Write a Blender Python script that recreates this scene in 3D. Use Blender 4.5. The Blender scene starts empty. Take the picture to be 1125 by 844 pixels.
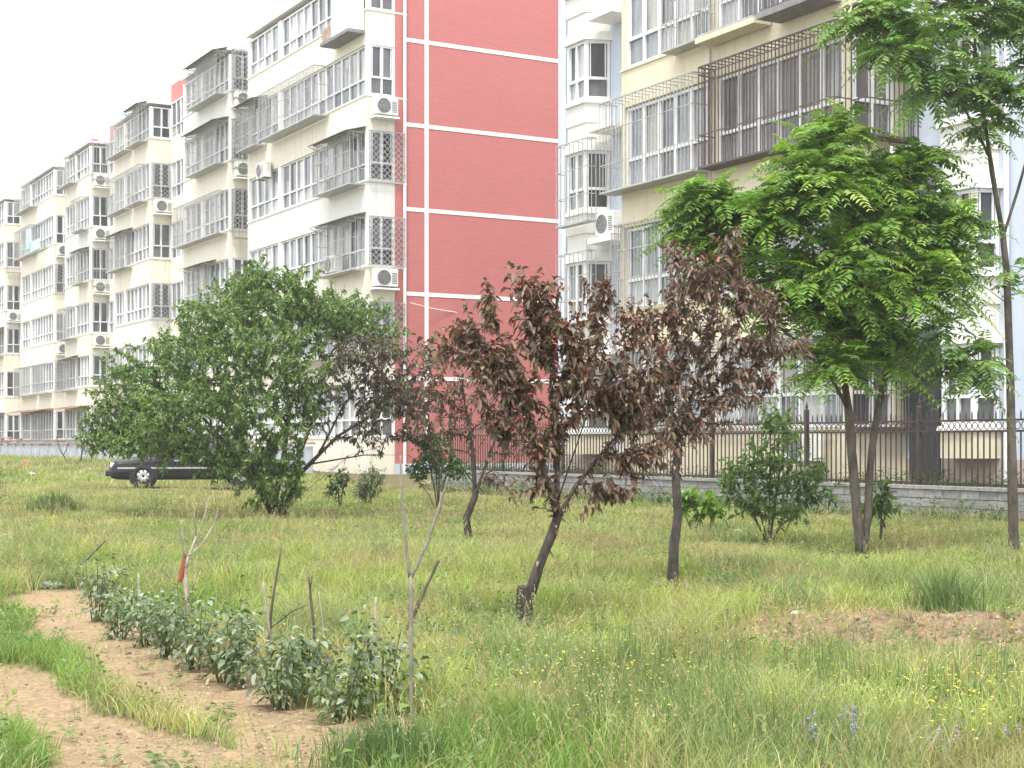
import bpy, math, random
import numpy as np
from mathutils import Vector, Matrix

SC = bpy.context.scene
COL = SC.collection
R = math.radians
random.seed(11)
RNG = np.random.default_rng(5)

# ------------------------------------------------------------------ camera geometry (photo pixels 1125 x 844)
F_PX, CX, HZ, CAM_H = 1700.0, 562.5, 487.0, 1.30
def at(px, py, Y):
    return Vector(((px - CX) * Y / F_PX, Y, CAM_H + (HZ - py) * Y / F_PX))
def gxy(px, py):
    """ground point (z=0) seen at a pixel of the photo"""
    Y = CAM_H * F_PX / max(py - HZ, 3.0)
    return ((px - CX) * Y / F_PX, Y)

# ------------------------------------------------------------------ noise
def _hash(ix, iy, seed):
    n = (ix * 374761393 + iy * 668265263 + seed * 974711) & 0xFFFFFFFF
    n = ((n ^ (n >> 13)) * 1274126177) & 0xFFFFFFFF
    n = (n ^ (n >> 16)) & 0xFFFF
    return n / 65535.0
def vnoise(x, y, seed=0):
    x = np.asarray(x, dtype=float); y = np.asarray(y, dtype=float)
    ix = np.floor(x).astype(np.int64); iy = np.floor(y).astype(np.int64)
    fx = x - ix; fy = y - iy
    fx = fx * fx * (3 - 2 * fx); fy = fy * fy * (3 - 2 * fy)
    a = _hash(ix, iy, seed); b = _hash(ix + 1, iy, seed)
    c = _hash(ix, iy + 1, seed); d = _hash(ix + 1, iy + 1, seed)
    return (a * (1 - fx) + b * fx) * (1 - fy) + (c * (1 - fx) + d * fx) * fy
def fbm(x, y, seed=0, octv=4):
    t = 0; amp = 0.5; s = 1.0; tot = 0
    for o in range(octv):
        t = t + amp * vnoise(np.asarray(x) * s, np.asarray(y) * s, seed + o * 17); tot += amp
        amp *= 0.5; s *= 2.03
    return t / tot
def sstep(a, b, x):
    t = np.clip((np.asarray(x, dtype=float) - a) / (b - a), 0, 1)
    return t * t * (3 - 2 * t)

# ------------------------------------------------------------------ mesh helpers
class MB:
    def __init__(s): s.v = []; s.f = []; s.c = []; s.cur = None
    def add(s, vs, fs, col=None):
        b = len(s.v); s.v += [tuple(p) for p in vs]
        s.f += [tuple(b + i for i in f) for f in fs]
        s.c += [col if col is not None else (1, 1, 1)] * len(vs)
    def hexa(s, p, col=None):
        s.add(p, [(0, 3, 2, 1), (4, 5, 6, 7), (0, 1, 5, 4), (1, 2, 6, 5), (2, 3, 7, 6), (3, 0, 4, 7)], col)
    def box(s, x0, x1, y0, y1, z0, z1, col=None):
        s.hexa([(x0, y0, z0), (x1, y0, z0), (x1, y1, z0), (x0, y1, z0), (x0, y0, z1), (x1, y0, z1), (x1, y1, z1), (x0, y1, z1)], col)
    def fbox(s, F, a0, a1, d0, d1, z0, z1, col=None):
        g = F.p
        s.hexa([g(a0, d1, z0), g(a1, d1, z0), g(a1, d0, z0), g(a0, d0, z0), g(a0, d1, z1), g(a1, d1, z1), g(a1, d0, z1), g(a0, d0, z1)], col)
    def prism(s, pts, z0, z1, col=None):
        n = len(pts)
        s.add([(x, y, z0) for x, y in pts] + [(x, y, z1) for x, y in pts],
              [tuple(range(n - 1, -1, -1)), tuple(range(n, 2 * n))] + [(i, (i + 1) % n, n + (i + 1) % n, n + i) for i in range(n)], col)
    def tube(s, pts, rad, n=6, col=None):
        pts = [Vector(p) for p in pts]
        if not hasattr(rad, '__len__'): rad = [rad] * len(pts)
        vs = []; fs = []; m = len(pts); u = None
        for i, p in enumerate(pts):
            d = (pts[min(i + 1, m - 1)] - pts[max(i - 1, 0)])
            d = d.normalized() if d.length > 1e-9 else Vector((0, 0, 1))
            if u is None:
                u = d.orthogonal().normalized()
            else:
                u = (u - d * u.dot(d)); u = u.normalized() if u.length > 1e-6 else d.orthogonal().normalized()
            w = d.cross(u)
            for k in range(n):
                a = 2 * math.pi * k / n
                vs.append(p + (u * math.cos(a) + w * math.sin(a)) * rad[i])
        for i in range(m - 1):
            for k in range(n):
                k2 = (k + 1) % n
                fs.append((i * n + k, i * n + k2, (i + 1) * n + k2, (i + 1) * n + k))
        fs.append(tuple(range(n - 1, -1, -1))); fs.append(tuple((m - 1) * n + k for k in range(n)))
        s.add(vs, fs, col)
    def bar(s, p, q, r, col=None): s.tube([p, q], r, 4, col)
    def lathe(s, prof, c=(0, 0, 0), axis='y', n=20, col=None):
        """prof: list of (radius, offset along axis)"""
        vs = []; fs = []; m = len(prof)
        for r, o in prof:
            for k in range(n):
                a = 2 * math.pi * k / n
                if axis == 'y': vs.append((c[0] + r * math.cos(a), c[1] + o, c[2] + r * math.sin(a)))
                elif axis == 'z': vs.append((c[0] + r * math.cos(a), c[1] + r * math.sin(a), c[2] + o))
                else: vs.append((c[0] + o, c[1] + r * math.cos(a), c[2] + r * math.sin(a)))
        for i in range(m - 1):
            for k in range(n):
                k2 = (k + 1) % n
                fs.append((i * n + k, i * n + k2, (i + 1) * n + k2, (i + 1) * n + k))
        fs.append(tuple(range(n))); fs.append(tuple((m - 1) * n + k for k in range(n - 1, -1, -1)))
        s.add(vs, fs, col)
    def build(s, name, mat, parent=None, smooth=False, bevel=0, loc=None, colors=False):
        me = bpy.data.meshes.new(name)
        me.from_pydata(s.v, [], s.f); me.update()
        if colors:
            ca = me.color_attributes.new('Col', 'FLOAT_COLOR', 'POINT')
            ca.data.foreach_set('color', np.c_[np.array(s.c, dtype=np.float32), np.ones(len(s.c), dtype=np.float32)].ravel())
        if smooth: me.polygons.foreach_set('use_smooth', [True] * len(me.polygons))
        me.materials.append(mat)
        o = bpy.data.objects.new(name, me); COL.objects.link(o)
        if bevel:
            b = o.modifiers.new('b', 'BEVEL'); b.width = bevel; b.segments = 2; b.limit_method = 'ANGLE'
        if parent: o.parent = parent
        if loc is not None: o.location = loc
        return o

class Frame:
    """a wall face: a runs along the face, d points out of it, z is up"""
    def __init__(s, o, a, n): s.o = Vector(o); s.a = Vector(a); s.n = Vector(n)
    def p(s, a, d, z): return s.o + s.a * a + s.n * d + Vector((0, 0, z))

def tri_mesh(name, V, T, C, mat, parent=None, smooth=False, loc=None):
    V = np.asarray(V, dtype=np.float32); T = np.asarray(T, dtype=np.int32)
    me = bpy.data.meshes.new(name)
    me.vertices.add(len(V)); me.vertices.foreach_set('co', V.ravel())
    k = T.shape[1]
    me.loops.add(T.size); me.loops.foreach_set('vertex_index', T.ravel())
    me.polygons.add(len(T))
    me.polygons.foreach_set('loop_start', np.arange(0, T.size, k, dtype=np.int32))
    me.polygons.foreach_set('loop_total', np.full(len(T), k, dtype=np.int32))
    if smooth: me.polygons.foreach_set('use_smooth', np.ones(len(T), dtype=bool))
    me.update(calc_edges=True)
    if C is not None:
        ca = me.color_attributes.new('Col', 'FLOAT_COLOR', 'POINT')
        ca.data.foreach_set('color', np.c_[np.asarray(C, dtype=np.float32), np.ones(len(V), dtype=np.float32)].ravel())
    me.materials.append(mat)
    o = bpy.data.objects.new(name, me); COL.objects.link(o)
    if parent: o.parent = parent
    if loc is not None: o.location = loc
    return o

def tag(o, label=None, cat=None, group=None, kind=None):
    if label: o['label'] = label
    if cat: o['category'] = cat
    if group: o['group'] = group
    if kind: o['kind'] = kind
    return o
def thing(name, label, cat, loc=(0, 0, 0), rz=0, group=None):
    o = bpy.data.objects.new(name, None); COL.objects.link(o)
    o.empty_display_size = 0.2
    o.location = loc; o.rotation_euler = (0, 0, rz)
    return tag(o, label, cat, group)
def copy_tree(o, parent=None):
    c = o.copy(); COL.objects.link(c)
    if parent: c.parent = parent
    for ch in o.children: copy_tree(ch, c)
    return c

# ------------------------------------------------------------------ materials
def new_mat(name):
    m = bpy.data.materials.new(name); m.use_nodes = True
    nt = m.node_tree; nt.nodes.clear()
    out = nt.nodes.new('ShaderNodeOutputMaterial'); return m, nt, out
def N(nt, t, **kw):
    n = nt.nodes.new(t)
    for k, v in kw.items():
        if k in n.inputs: n.inputs[k].default_value = v
        else: setattr(n, k, v)
    return n
def rgba(c): return (c[0], c[1], c[2], 1)
def plain(name, col, rough=0.6, spec=0.4, metal=0, var=0.25, scale=6.0, stretch=(1, 1, 1), bump=0.0, dark=None, attr=False, bscale=None, coat=0):
    """principled with two octaves of noise in the colour, optional bump"""
    m, nt, out = new_mat(name)
    b = N(nt, 'ShaderNodeBsdfPrincipled'); b.inputs['Roughness'].default_value = rough
    b.inputs['Specular IOR Level'].default_value = spec; b.inputs['Metallic'].default_value = metal
    if coat: b.inputs['Coat Weight'].default_value = coat; b.inputs['Coat Roughness'].default_value = 0.05
    tc = N(nt, 'ShaderNodeTexCoord'); mp = N(nt, 'ShaderNodeMapping'); mp.inputs['Scale'].default_value = stretch
    nt.links.new(tc.outputs['Object'], mp.inputs['Vector'])
    nz = N(nt, 'ShaderNodeTexNoise', Scale=scale, Detail=6.0, Roughness=0.6)
    nt.links.new(mp.outputs['Vector'], nz.inputs['Vector'])
    rp = N(nt, 'ShaderNodeValToRGB'); rp.color_ramp.elements[0].position = 0.36; rp.color_ramp.elements[1].position = 0.62
    dk = dark if dark else tuple(x * (1 - var) for x in col)
    rp.color_ramp.elements[0].color = rgba(dk); rp.color_ramp.elements[1].color = rgba(col)
    nt.links.new(nz.outputs['Fac'], rp.inputs['Fac'])
    src = rp.outputs['Color']
    if attr:
        at_ = N(nt, 'ShaderNodeAttribute', attribute_name='Col')
        mx = N(nt, 'ShaderNodeMix', data_type='RGBA', blend_type='MULTIPLY'); mx.inputs[0].default_value = 1
        nt.links.new(src, mx.inputs[6]); nt.links.new(at_.outputs['Color'], mx.inputs[7]); src = mx.outputs[2]
    nt.links.new(src, b.inputs['Base Color'])
    if bump:
        n2 = N(nt, 'ShaderNodeTexNoise', Scale=bscale or scale * 6, Detail=5.0)
        nt.links.new(mp.outputs['Vector'], n2.inputs['Vector'])
        bp = N(nt, 'ShaderNodeBump', Strength=bump, Distance=0.02)
        nt.links.new(n2.outputs['Fac'], bp.inputs['Height']); nt.links.new(bp.outputs['Normal'], b.inputs['Normal'])
    nt.links.new(b.outputs['BSDF'], out.inputs['Surface'])
    return m
def leaf_mat(name, transl=0.35, rough=0.5, spec=0.35, tint=(1.15, 1.25, 0.7)):
    m, nt, out = new_mat(name)
    a = N(nt, 'ShaderNodeAttribute', attribute_name='Col')
    b = N(nt, 'ShaderNodeBsdfPrincipled'); b.inputs['Roughness'].default_value = rough; b.inputs['Specular IOR Level'].default_value = spec
    t = N(nt, 'ShaderNodeBsdfTranslucent')
    mx = N(nt, 'ShaderNodeMix', data_type='RGBA', blend_type='MULTIPLY'); mx.inputs[0].default_value = 1; mx.inputs[7].default_value = rgba(tint)
    nt.links.new(a.outputs['Color'], mx.inputs[6])
    nt.links.new(a.outputs['Color'], b.inputs['Base Color']); nt.links.new(mx.outputs[2], t.inputs['Color'])
    ms = N(nt, 'ShaderNodeMixShader'); ms.inputs[0].default_value = transl
    nt.links.new(b.outputs['BSDF'], ms.inputs[1]); nt.links.new(t.outputs['BSDF'], ms.inputs[2])
    nt.links.new(ms.outputs['Shader'], out.inputs['Surface'])
    return m
def plaster(name, col, streak=0.18, dirt=(0.36, 0.32, 0.24), brick=False, bscale=1.0):
    """painted render with rain streaks; optional faint tile joints"""
    m, nt, out = new_mat(name)
    b = N(nt, 'ShaderNodeBsdfPrincipled'); b.inputs['Roughness'].default_value = 0.75; b.inputs['Specular IOR Level'].default_value = 0.25
    tc = N(nt, 'ShaderNodeTexCoord')
    mp = N(nt, 'ShaderNodeMapping'); mp.inputs['Scale'].default_value = (3.0, 3.0, 0.35)
    nt.links.new(tc.outputs['Object'], mp.inputs['Vector'])
    nz = N(nt, 'ShaderNodeTexNoise', Scale=1.6, Detail=7.0, Roughness=0.65); nt.links.new(mp.outputs['Vector'], nz.inputs['Vector'])
    big = N(nt, 'ShaderNodeTexNoise', Scale=0.6, Detail=4.0); nt.links.new(tc.outputs['Object'], big.inputs['Vector'])
    r1 = N(nt, 'ShaderNodeValToRGB'); r1.color_ramp.elements[0].position = 0.52; r1.color_ramp.elements[1].position = 0.78
    r1.color_ramp.elements[0].color = (0, 0, 0, 1); r1.color_ramp.elements[1].color = (streak * 2, streak * 2, streak * 2, 1)
    nt.links.new(nz.outputs['Fac'], r1.inputs['Fac'])
    m1 = N(nt, 'ShaderNodeMix', data_type='RGBA'); m1.inputs[6].default_value = rgba(tuple(c * 0.9 for c in col)); m1.inputs[7].default_value = rgba(col)
    nt.links.new(big.outputs['Fac'], m1.inputs[0])
    m2 = N(nt, 'ShaderNodeMix', data_type='RGBA'); m2.inputs[7].default_value = rgba(dirt)
    nt.links.new(r1.outputs['Color'], m2.inputs[0]); nt.links.new(m1.outputs[2], m2.inputs[6])
    src = m2.outputs[2]
    if brick:
        sx = N(nt, 'ShaderNodeSeparateXYZ'); nt.links.new(tc.outputs['Object'], sx.inputs[0])
        cb = N(nt, 'ShaderNodeCombineXYZ'); nt.links.new(sx.outputs['Y'], cb.inputs['X']); nt.links.new(sx.outputs['Z'], cb.inputs['Y'])
        bk = N(nt, 'ShaderNodeTexBrick'); bk.inputs['Scale'].default_value = 1.0
        bk.inputs['Brick Width'].default_value = 0.24 * bscale; bk.inputs['Row Height'].default_value = 0.07 * bscale
        bk.inputs['Mortar Size'].default_value = 0.006
        bk.inputs['Color1'].default_value = (1, 1, 1, 1); bk.inputs['Color2'].default_value = (0.9, 0.9, 0.9, 1); bk.inputs['Mortar'].default_value = (0.72, 0.72, 0.74, 1)
        nt.links.new(cb.outputs[0], bk.inputs['Vector'])
        m3 = N(nt, 'ShaderNodeMix', data_type='RGBA', blend_type='MULTIPLY'); m3.inputs[0].default_value = 0.8
        nt.links.new(src, m3.inputs[6]); nt.links.new(bk.outputs['Color'], m3.inputs[7]); src = m3.outputs[2]
    nt.links.new(src, b.inputs['Base Color'])
    bn = N(nt, 'ShaderNodeTexNoise', Scale=25.0, Detail=4.0); nt.links.new(tc.outputs['Object'], bn.inputs['Vector'])
    bp = N(nt, 'ShaderNodeBump', Strength=0.25, Distance=0.01); nt.links.new(bn.outputs['Fac'], bp.inputs['Height']); nt.links.new(bp.outputs['Normal'], b.inputs['Normal'])
    nt.links.new(b.outputs['BSDF'], out.inputs['Surface'])
    return m

M = {}
M['cream'] = plaster('cream plaster', (0.66, 0.60, 0.44), 0.30)
M['cream_pale'] = plaster('pale cream plaster', (0.74, 0.705, 0.59), 0.28)
M['white_wall'] = plaster('off white plaster', (0.68, 0.68, 0.64), 0.26)
M['blue_wall'] = plaster('pale blue plaster', (0.50, 0.555, 0.65), 0.16)
M['red_wall'] = plaster('red tile wall', (0.50, 0.165, 0.155), 0.14, (0.44, 0.20, 0.18), brick=True)
M['white_paint'] = plaster('white painted band', (0.84, 0.83, 0.80), 0.08)
M['frame'] = plain('white window frame', (0.74, 0.75, 0.76), 0.4, 0.45, var=0.12, scale=3)
M['glass'] = plain('window pane', (1, 1, 1), 0.07, 0.6, var=0.45, scale=2.2, stretch=(1, 1, 0.25), attr=True)
M['bars_pale'] = plain('weathered galvanised bars', (0.42, 0.42, 0.41), 0.5, 0.5, metal=0.3, var=0.3, scale=8)
M['bars_rust'] = plain('brown iron bars', (0.10, 0.075, 0.065), 0.6, 0.4, var=0.4, scale=9)
M['awning'] = plain('grey awning sheet', (0.22, 0.22, 0.22), 0.6, 0.3, var=0.35, scale=5)
M['ac'] = plain('off white metal casing', (0.76, 0.76, 0.72), 0.45, 0.4, var=0.1, scale=5)
M['ac_dark'] = plain('dark fan grille', (0.16, 0.16, 0.17), 0.5, 0.4, var=0.3, scale=12)
M['iron'] = plain('dark brown painted iron', (0.030, 0.024, 0.024), 0.55, 0.35, var=0.4, scale=7, dark=(0.060, 0.036, 0.030))
M['bark'] = plain('grey brown bark', (0.135, 0.115, 0.095), 0.9, 0.15, var=0.55, scale=14, stretch=(1, 1, 0.3), bump=0.9, bscale=60)
M['bark_dark'] = plain('dark plum bark', (0.085, 0.070, 0.062), 0.85, 0.2, var=0.55, scale=16, stretch=(1, 1, 0.35), bump=0.9, bscale=70)
M['pole'] = plain('grey weathered pole', (0.27, 0.24, 0.20), 0.85, 0.15, var=0.4, scale=20, stretch=(1, 1, 0.25), bump=0.5)
M['rust'] = plain('rusty sheet', (0.30, 0.16, 0.105), 0.8, 0.2, var=0.5, scale=3)
M['brown_wall'] = plaster('reddish brown wall', (0.42, 0.345, 0.30), 0.3)
M['dry'] = plain('dry pale stick', (0.42, 0.37, 0.29), 0.85, 0.15, var=0.4, scale=20, stretch=(1, 1, 0.25), bump=0.5)
M['dry_dark'] = plain('weathered brown stick', (0.13, 0.105, 0.085), 0.85, 0.15, var=0.5, scale=20, stretch=(1, 1, 0.25), bump=0.5)
M['grass'] = leaf_mat('grass blades', 0.40, 0.55, 0.25)
M['leaf'] = leaf_mat('green leaves', 0.35, 0.45, 0.4)
M['leaf_purple'] = leaf_mat('purple plum leaves', 0.25, 0.42, 0.5, (1.3, 0.8, 0.7))
M['petal'] = leaf_mat('petals', 0.2, 0.6, 0.2, (1, 1, 1))
# ------------------------------------------------------------------ ground
ANG = math.atan2(-0.8703, 0.4925)              # building axis: local +x runs towards the near end, +y into the building
E1 = Vector((0.4925, -0.8703, 0)); E2 = Vector((0.8703, 0.4925, 0))

def px_poly(p): return np.array([gxy(*q) for q in p])
PATHS = [px_poly([(12, 652), (84, 648), (155, 686), (228, 722), (292, 750), (350, 776), (452, 796), (425, 826), (372, 830), (300, 820), (245, 800), (190, 772), (120, 746), (66, 716), (26, 684)]),
         px_poly([(-90, 738), (20, 735), (70, 745), (120, 778), (200, 800), (270, 814), (330, 826), (430, 834), (430, 880), (70, 880), (50, 838), (5, 802), (-90, 795)])]
SOILS = [px_poly([(760, 702), (860, 678), (1000, 674), (1150, 686), (1320, 690), (1320, 722), (1050, 716), (900, 714), (800, 714)])]
WORN = [px_poly([(-60, 577), (90, 576), (132, 590), (60, 601), (-60, 599)]), px_poly([(470, 535), (560, 540), (600, 552), (500, 550), (455, 543)]),
        px_poly([(470, 790), (505, 786), (512, 806), (478, 808)])]
def inside(poly, x, y):
    r = np.zeros(x.shape, dtype=bool); n = len(poly)
    for i in range(n):
        x0, y0 = poly[i]; x1, y1 = poly[(i + 1) % n]
        if abs(y1 - y0) < 1e-9: continue
        c = ((y0 > y) != (y1 > y)) & (x < (x1 - x0) * (y - y0) / (y1 - y0) + x0)
        r ^= c
    return r
def warp(x, y, amp):
    return x + (fbm(x * 2.2, y * 2.2, 31) - 0.5) * amp * 2, y + (fbm(x * 2.2, y * 2.2, 57) - 0.5) * amp * 2.6
def path_mask(x, y):
    wx, wy = warp(x, y, 0.22); return inside(PATHS[0], wx, wy) | inside(PATHS[1], wx, wy)
def soil_mask(x, y):
    wx, wy = warp(x, y, 0.3); return inside(SOILS[0], wx, wy)
def worn_mask(x, y):
    wx, wy = warp(x, y, 0.5); r = inside(WORN[0], wx, wy) | inside(WORN[1], wx, wy)
    wx, wy = warp(x, y, 0.12); return r | inside(WORN[2], wx, wy)
def gz(x, y):
    x = np.asarray(x, dtype=float); y = np.asarray(y, dtype=float)
    s = -(x * E1.x + y * E1.y); q = x * E2.x + y * E2.y
    z = 0.28 * sstep(13.5, 18, q) * sstep(36, 43, s) + 0.28 * sstep(46, 60, y) * (q < 20)
    z = z + 0.10 * sstep(24, 40, y) * sstep(14.5, 11, q)
    z = z + (fbm(x * 0.7, y * 0.7, 3) - 0.5) * 0.10 * sstep(3, 9, y)
    m = np.exp(-((y - 10.6) / 0.55) ** 2) * sstep(1.0, 2.6, x)
    z = z + 0.115 * m
    return z
def gzs(x, y): return float(gz(np.array([x]), np.array([y]))[0])

def build_ground():
    ys = np.concatenate([np.linspace(-14, 4.5, 14), np.geomspace(4.6, 60, 330), np.geomspace(63, 900, 26)])
    ts = np.linspace(-1, 1, 330)
    Yg = np.repeat(ys[:, None], len(ts), 1); Xg = ts[None, :] * (np.maximum(Yg, 2) * 0.62 + 4.0)
    far = (np.abs(ts) > 0.995)[None, :] & (Yg < 1e9)
    Xg = np.where(far, np.sign(ts)[None, :] * 900.0, Xg)
    x = Xg.ravel(); y = Yg.ravel()
    pm = path_mask(x, y); sm = soil_mask(x, y); wm = worn_mask(x, y)
    z = gz(x, y)
    rough = (fbm(x * 9, y * 9, 71) - 0.5)
    near = sstep(30, 9, y)
    z = z + rough * 0.03 * near + np.where(pm, (fbm(x * 5, y * 5, 77, 5) - 0.55) * 0.055 - 0.012, 0)
    z = z + np.where(sm, np.maximum(fbm(x * 13, y * 13, 83, 4) - 0.42, 0) * 0.15, 0)
    n1 = fbm(x * 1.3, y * 1.3, 5)[:, None]; n2 = fbm(x * 14, y * 14, 9)[:, None]
    turf = np.array([0.125, 0.125, 0.058]) * (1 - n1) + np.array([0.20, 0.165, 0.095]) * n1
    turf = turf * (0.75 + 0.5 * n2)
    sand = np.array([0.44, 0.335, 0.205]) * (1 - n1) + np.array([0.37, 0.265, 0.155]) * n1
    sand = sand * (0.80 + 0.4 * n2)
    red = np.array([0.30, 0.215, 0.135]) * (0.45 + 1.1 * n2)
    worn = np.array([0.34, 0.27, 0.18]) * (0.8 + 0.4 * n2)
    c = np.where(wm[:, None], worn, turf); c = np.where(sm[:, None], red, c); c = np.where(pm[:, None], sand, c)
    V = np.c_[x, y, z]
    ny, nx = len(ys), len(ts)
    i = np.arange((ny - 1) * (nx - 1)); r = i // (nx - 1); k = i % (nx - 1)
    a = r * nx + k
    Q = np.c_[a, a + 1, a + nx + 1, a + nx]
    m, nt, out = new_mat('earth')
    b = N(nt, 'ShaderNodeBsdfPrincipled'); b.inputs['Roughness'].default_value = 0.95; b.inputs['Specular IOR Level'].default_value = 0.12
    at_ = N(nt, 'ShaderNodeAttribute', attribute_name='Col')
    tc = N(nt, 'ShaderNodeTexCoord')
    nz = N(nt, 'ShaderNodeTexNoise', Scale=28.0, Detail=8.0, Roughness=0.7); nt.links.new(tc.outputs['Object'], nz.inputs['Vector'])
    rp = N(nt, 'ShaderNodeValToRGB'); rp.color_ramp.elements[0].position = 0.3; rp.color_ramp.elements[0].color = (0.55, 0.52, 0.5, 1)
    rp.color_ramp.elements[1].position = 0.7; rp.color_ramp.elements[1].color = (1.15, 1.15, 1.15, 1)
    nt.links.new(nz.outputs['Fac'], rp.inputs['Fac'])
    mx = N(nt, 'ShaderNodeMix', data_type='RGBA', blend_type='MULTIPLY'); mx.inputs[0].default_value = 1
    nt.links.new(at_.outputs['Color'], mx.inputs[6]); nt.links.new(rp.outputs['Color'], mx.inputs[7])
    nt.links.new(mx.outputs[2], b.inputs['Base Color'])
    n2_ = N(nt, 'ShaderNodeTexNoise', Scale=55.0, Detail=8.0, Roughness=0.7); nt.links.new(tc.outputs['Object'], n2_.inputs['Vector'])
    bp = N(nt, 'ShaderNodeBump', Strength=0.8, Distance=0.03); nt.links.new(n2_.outputs['Fac'], bp.inputs['Height']); nt.links.new(bp.outputs['Normal'], b.inputs['Normal'])
    nt.links.new(b.outputs['BSDF'], out.inputs['Surface'])
    pq = pm[Q].sum(1) >= 3; sq = (sm[Q].sum(1) >= 3) & ~pq
    for name, sel in (('ground', ~pq & ~sq), ('dirt_path', pq), ('bare_earth', sq)):
        q = Q[sel]; used = np.unique(q); mp = np.full(len(V), -1); mp[used] = np.arange(len(used))
        o = tri_mesh(name, V[used], mp[q], c[used], m, smooth=True); tag(o, kind='structure')
build_ground()

# loose clods and pebbles on the bare earth and the path: one uncountable scatter
def scatter_clods():
    V = []; T = []; C = []
    rng = np.random.default_rng(3)
    def rock(x, y, r, col):
        b = len(V) * 0 + sum(len(a) for a in V)
        ph = np.array([[0, 0, 1], [0.9, 0, .3], [.28, .85, .3], [-.73, .53, .3], [-.73, -.53, .3], [.28, -.85, .3], [.7, .5, -.5], [-.3, .8, -.5], [-.9, 0, -.5], [-.3, -.8, -.5], [.7, -.5, -.5]])
        ph = ph * (0.7 + 0.6 * rng.random((11, 1))) * r * np.array([1, 1, .7])
        z = gzs(x, y) + r * .15
        V.append(ph + np.array([x, y, z]))
        t = [(0, 1, 2), (0, 2, 3), (0, 3, 4), (0, 4, 5), (0, 5, 1), (1, 6, 2), (2, 6, 7), (2, 7, 3), (3, 7, 8), (3, 8, 4), (4, 8, 9), (4, 9, 5), (5, 9, 10), (5, 10, 1), (1, 10, 6)]
        T.append(np.array(t) + b); C.append(np.repeat(np.array([col]) * (0.7 + 0.6 * rng.random()), 11, 0))
    n = 0
    while n < 1500:
        px = rng.uniform(740, 1180); py = rng.uniform(672, 722); x, y = gxy(px, py)
        if soil_mask(np.array([x]), np.array([y]))[0]:
            rock(x, y, rng.uniform(.006, .032), [(0.25, 0.17, 0.11), (.16, .10, .07), (.34, .26, .18)][n % 3]); n += 1
    n = 0
    while n < 1100:
        px = rng.uniform(-60, 400); py = rng.uniform(645, 870); x, y = gxy(px, py)
        if path_mask(np.array([x]), np.array([y]))[0]:
            rock(x, y, rng.uniform(.003, .010) * (2.2 if rng.random() < .02 else 1), [(0.36, 0.28, 0.19), (.28, .21, .14), (.38, .31, .22)][n % 3]); n += 1
    o = tri_mesh('soil_clods', np.concatenate(V), np.concatenate(T), np.concatenate(C), plain('loose soil', (1, 1, 1), 0.95, 0.1, var=0.4, scale=30, attr=True))
    tag(o, 'loose brown clods and crumbs of soil lying on the bare earth and path', 'soil', kind='stuff')
scatter_clods()
# ------------------------------------------------------------------ building kit
wrng = random.Random(4)
PANE_COLS = {'bright': [(.42, .44, .46), (.33, .35, .38), (.50, .50, .48), (.24, .26, .28), (.15, .165, .18)],
             'mid': [(.30, .32, .35), (.22, .24, .26), (.42, .43, .44), (.14, .15, .165), (.34, .33, .31)],
             'dark': [(.07, .075, .085), (.10, .105, .115), (.13, .13, .14), (.05, .055, .06), (.17, .17, .18)],
             'brown': [(.115, .105, .10), (.15, .135, .125), (.08, .08, .083), (.20, .18, .165), (.24, .24, .245)]}
def window(parent, F, a0, a1, z0, z1, cols, tr=0.36, tone='mid', fw=0.06, name='window', depth=0.07, curtain=True):
    """white sliding window: frame with mullions and one transom; panes as a sub-part"""
    fr = MB(); gl = MB()
    d0, d1 = -depth * .5, depth * .5
    fr.fbox(F, a0, a1, d0, d1, z0, z0 + fw); fr.fbox(F, a0, a1, d0, d1, z1 - fw, z1)
    fr.fbox(F, a0, a0 + fw, d0, d1, z0 + fw, z1 - fw); fr.fbox(F, a1 - fw, a1, d0, d1, z0 + fw, z1 - fw)
    zt = z0 + (z1 - z0) * tr if tr else None
    w = (a1 - a0 - 2 * fw)
    for i in range(cols):
        c0 = a0 + fw + w * i / cols; c1 = a0 + fw + w * (i + 1) / cols
        if i: fr.fbox(F, c0 - fw * .45, c0 + fw * .45, d0 + .004, d1 - .004, z0 + fw, z1 - fw)
        rows = [(z0 + fw, zt), (zt, z1 - fw)] if zt else [(z0 + fw, z1 - fw)]
        pal = PANE_COLS[tone]; up = wrng.choice(pal)
        for j, (r0, r1) in enumerate(rows):
            c = wrng.choice(pal) if (j == 0 or not zt) else up
            dd = wrng.uniform(-.012, .006)
            gl.fbox(F, c0 + .002, c1 - .002, d0 - .012 + dd, d0 + .002 + dd, r0, r1, c)
            if j == 1 or not zt:
                # sash rails: a thinner inner frame round each opening leaf
                t = .028
                if wrng.random() < .8:
                    fr.fbox(F, c0 + fw * .45, c0 + fw * .45 + t, d0 + .012, d1 - .012, r0 + fw * .4, r1 - .003)
                    fr.fbox(F, c1 - fw * .45 - t, c1 - fw * .45, d0 + .012, d1 - .012, r0 + fw * .4, r1 - .003)
    if zt: fr.fbox(F, a0 + fw, a1 - fw, d0 + .006, d1 - .006, zt - fw * .5, zt + fw * .5)
    o = fr.build(name, M['frame'], parent)
    gl.build('pane', M['glass'], o, colors=True)
    return o
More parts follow.
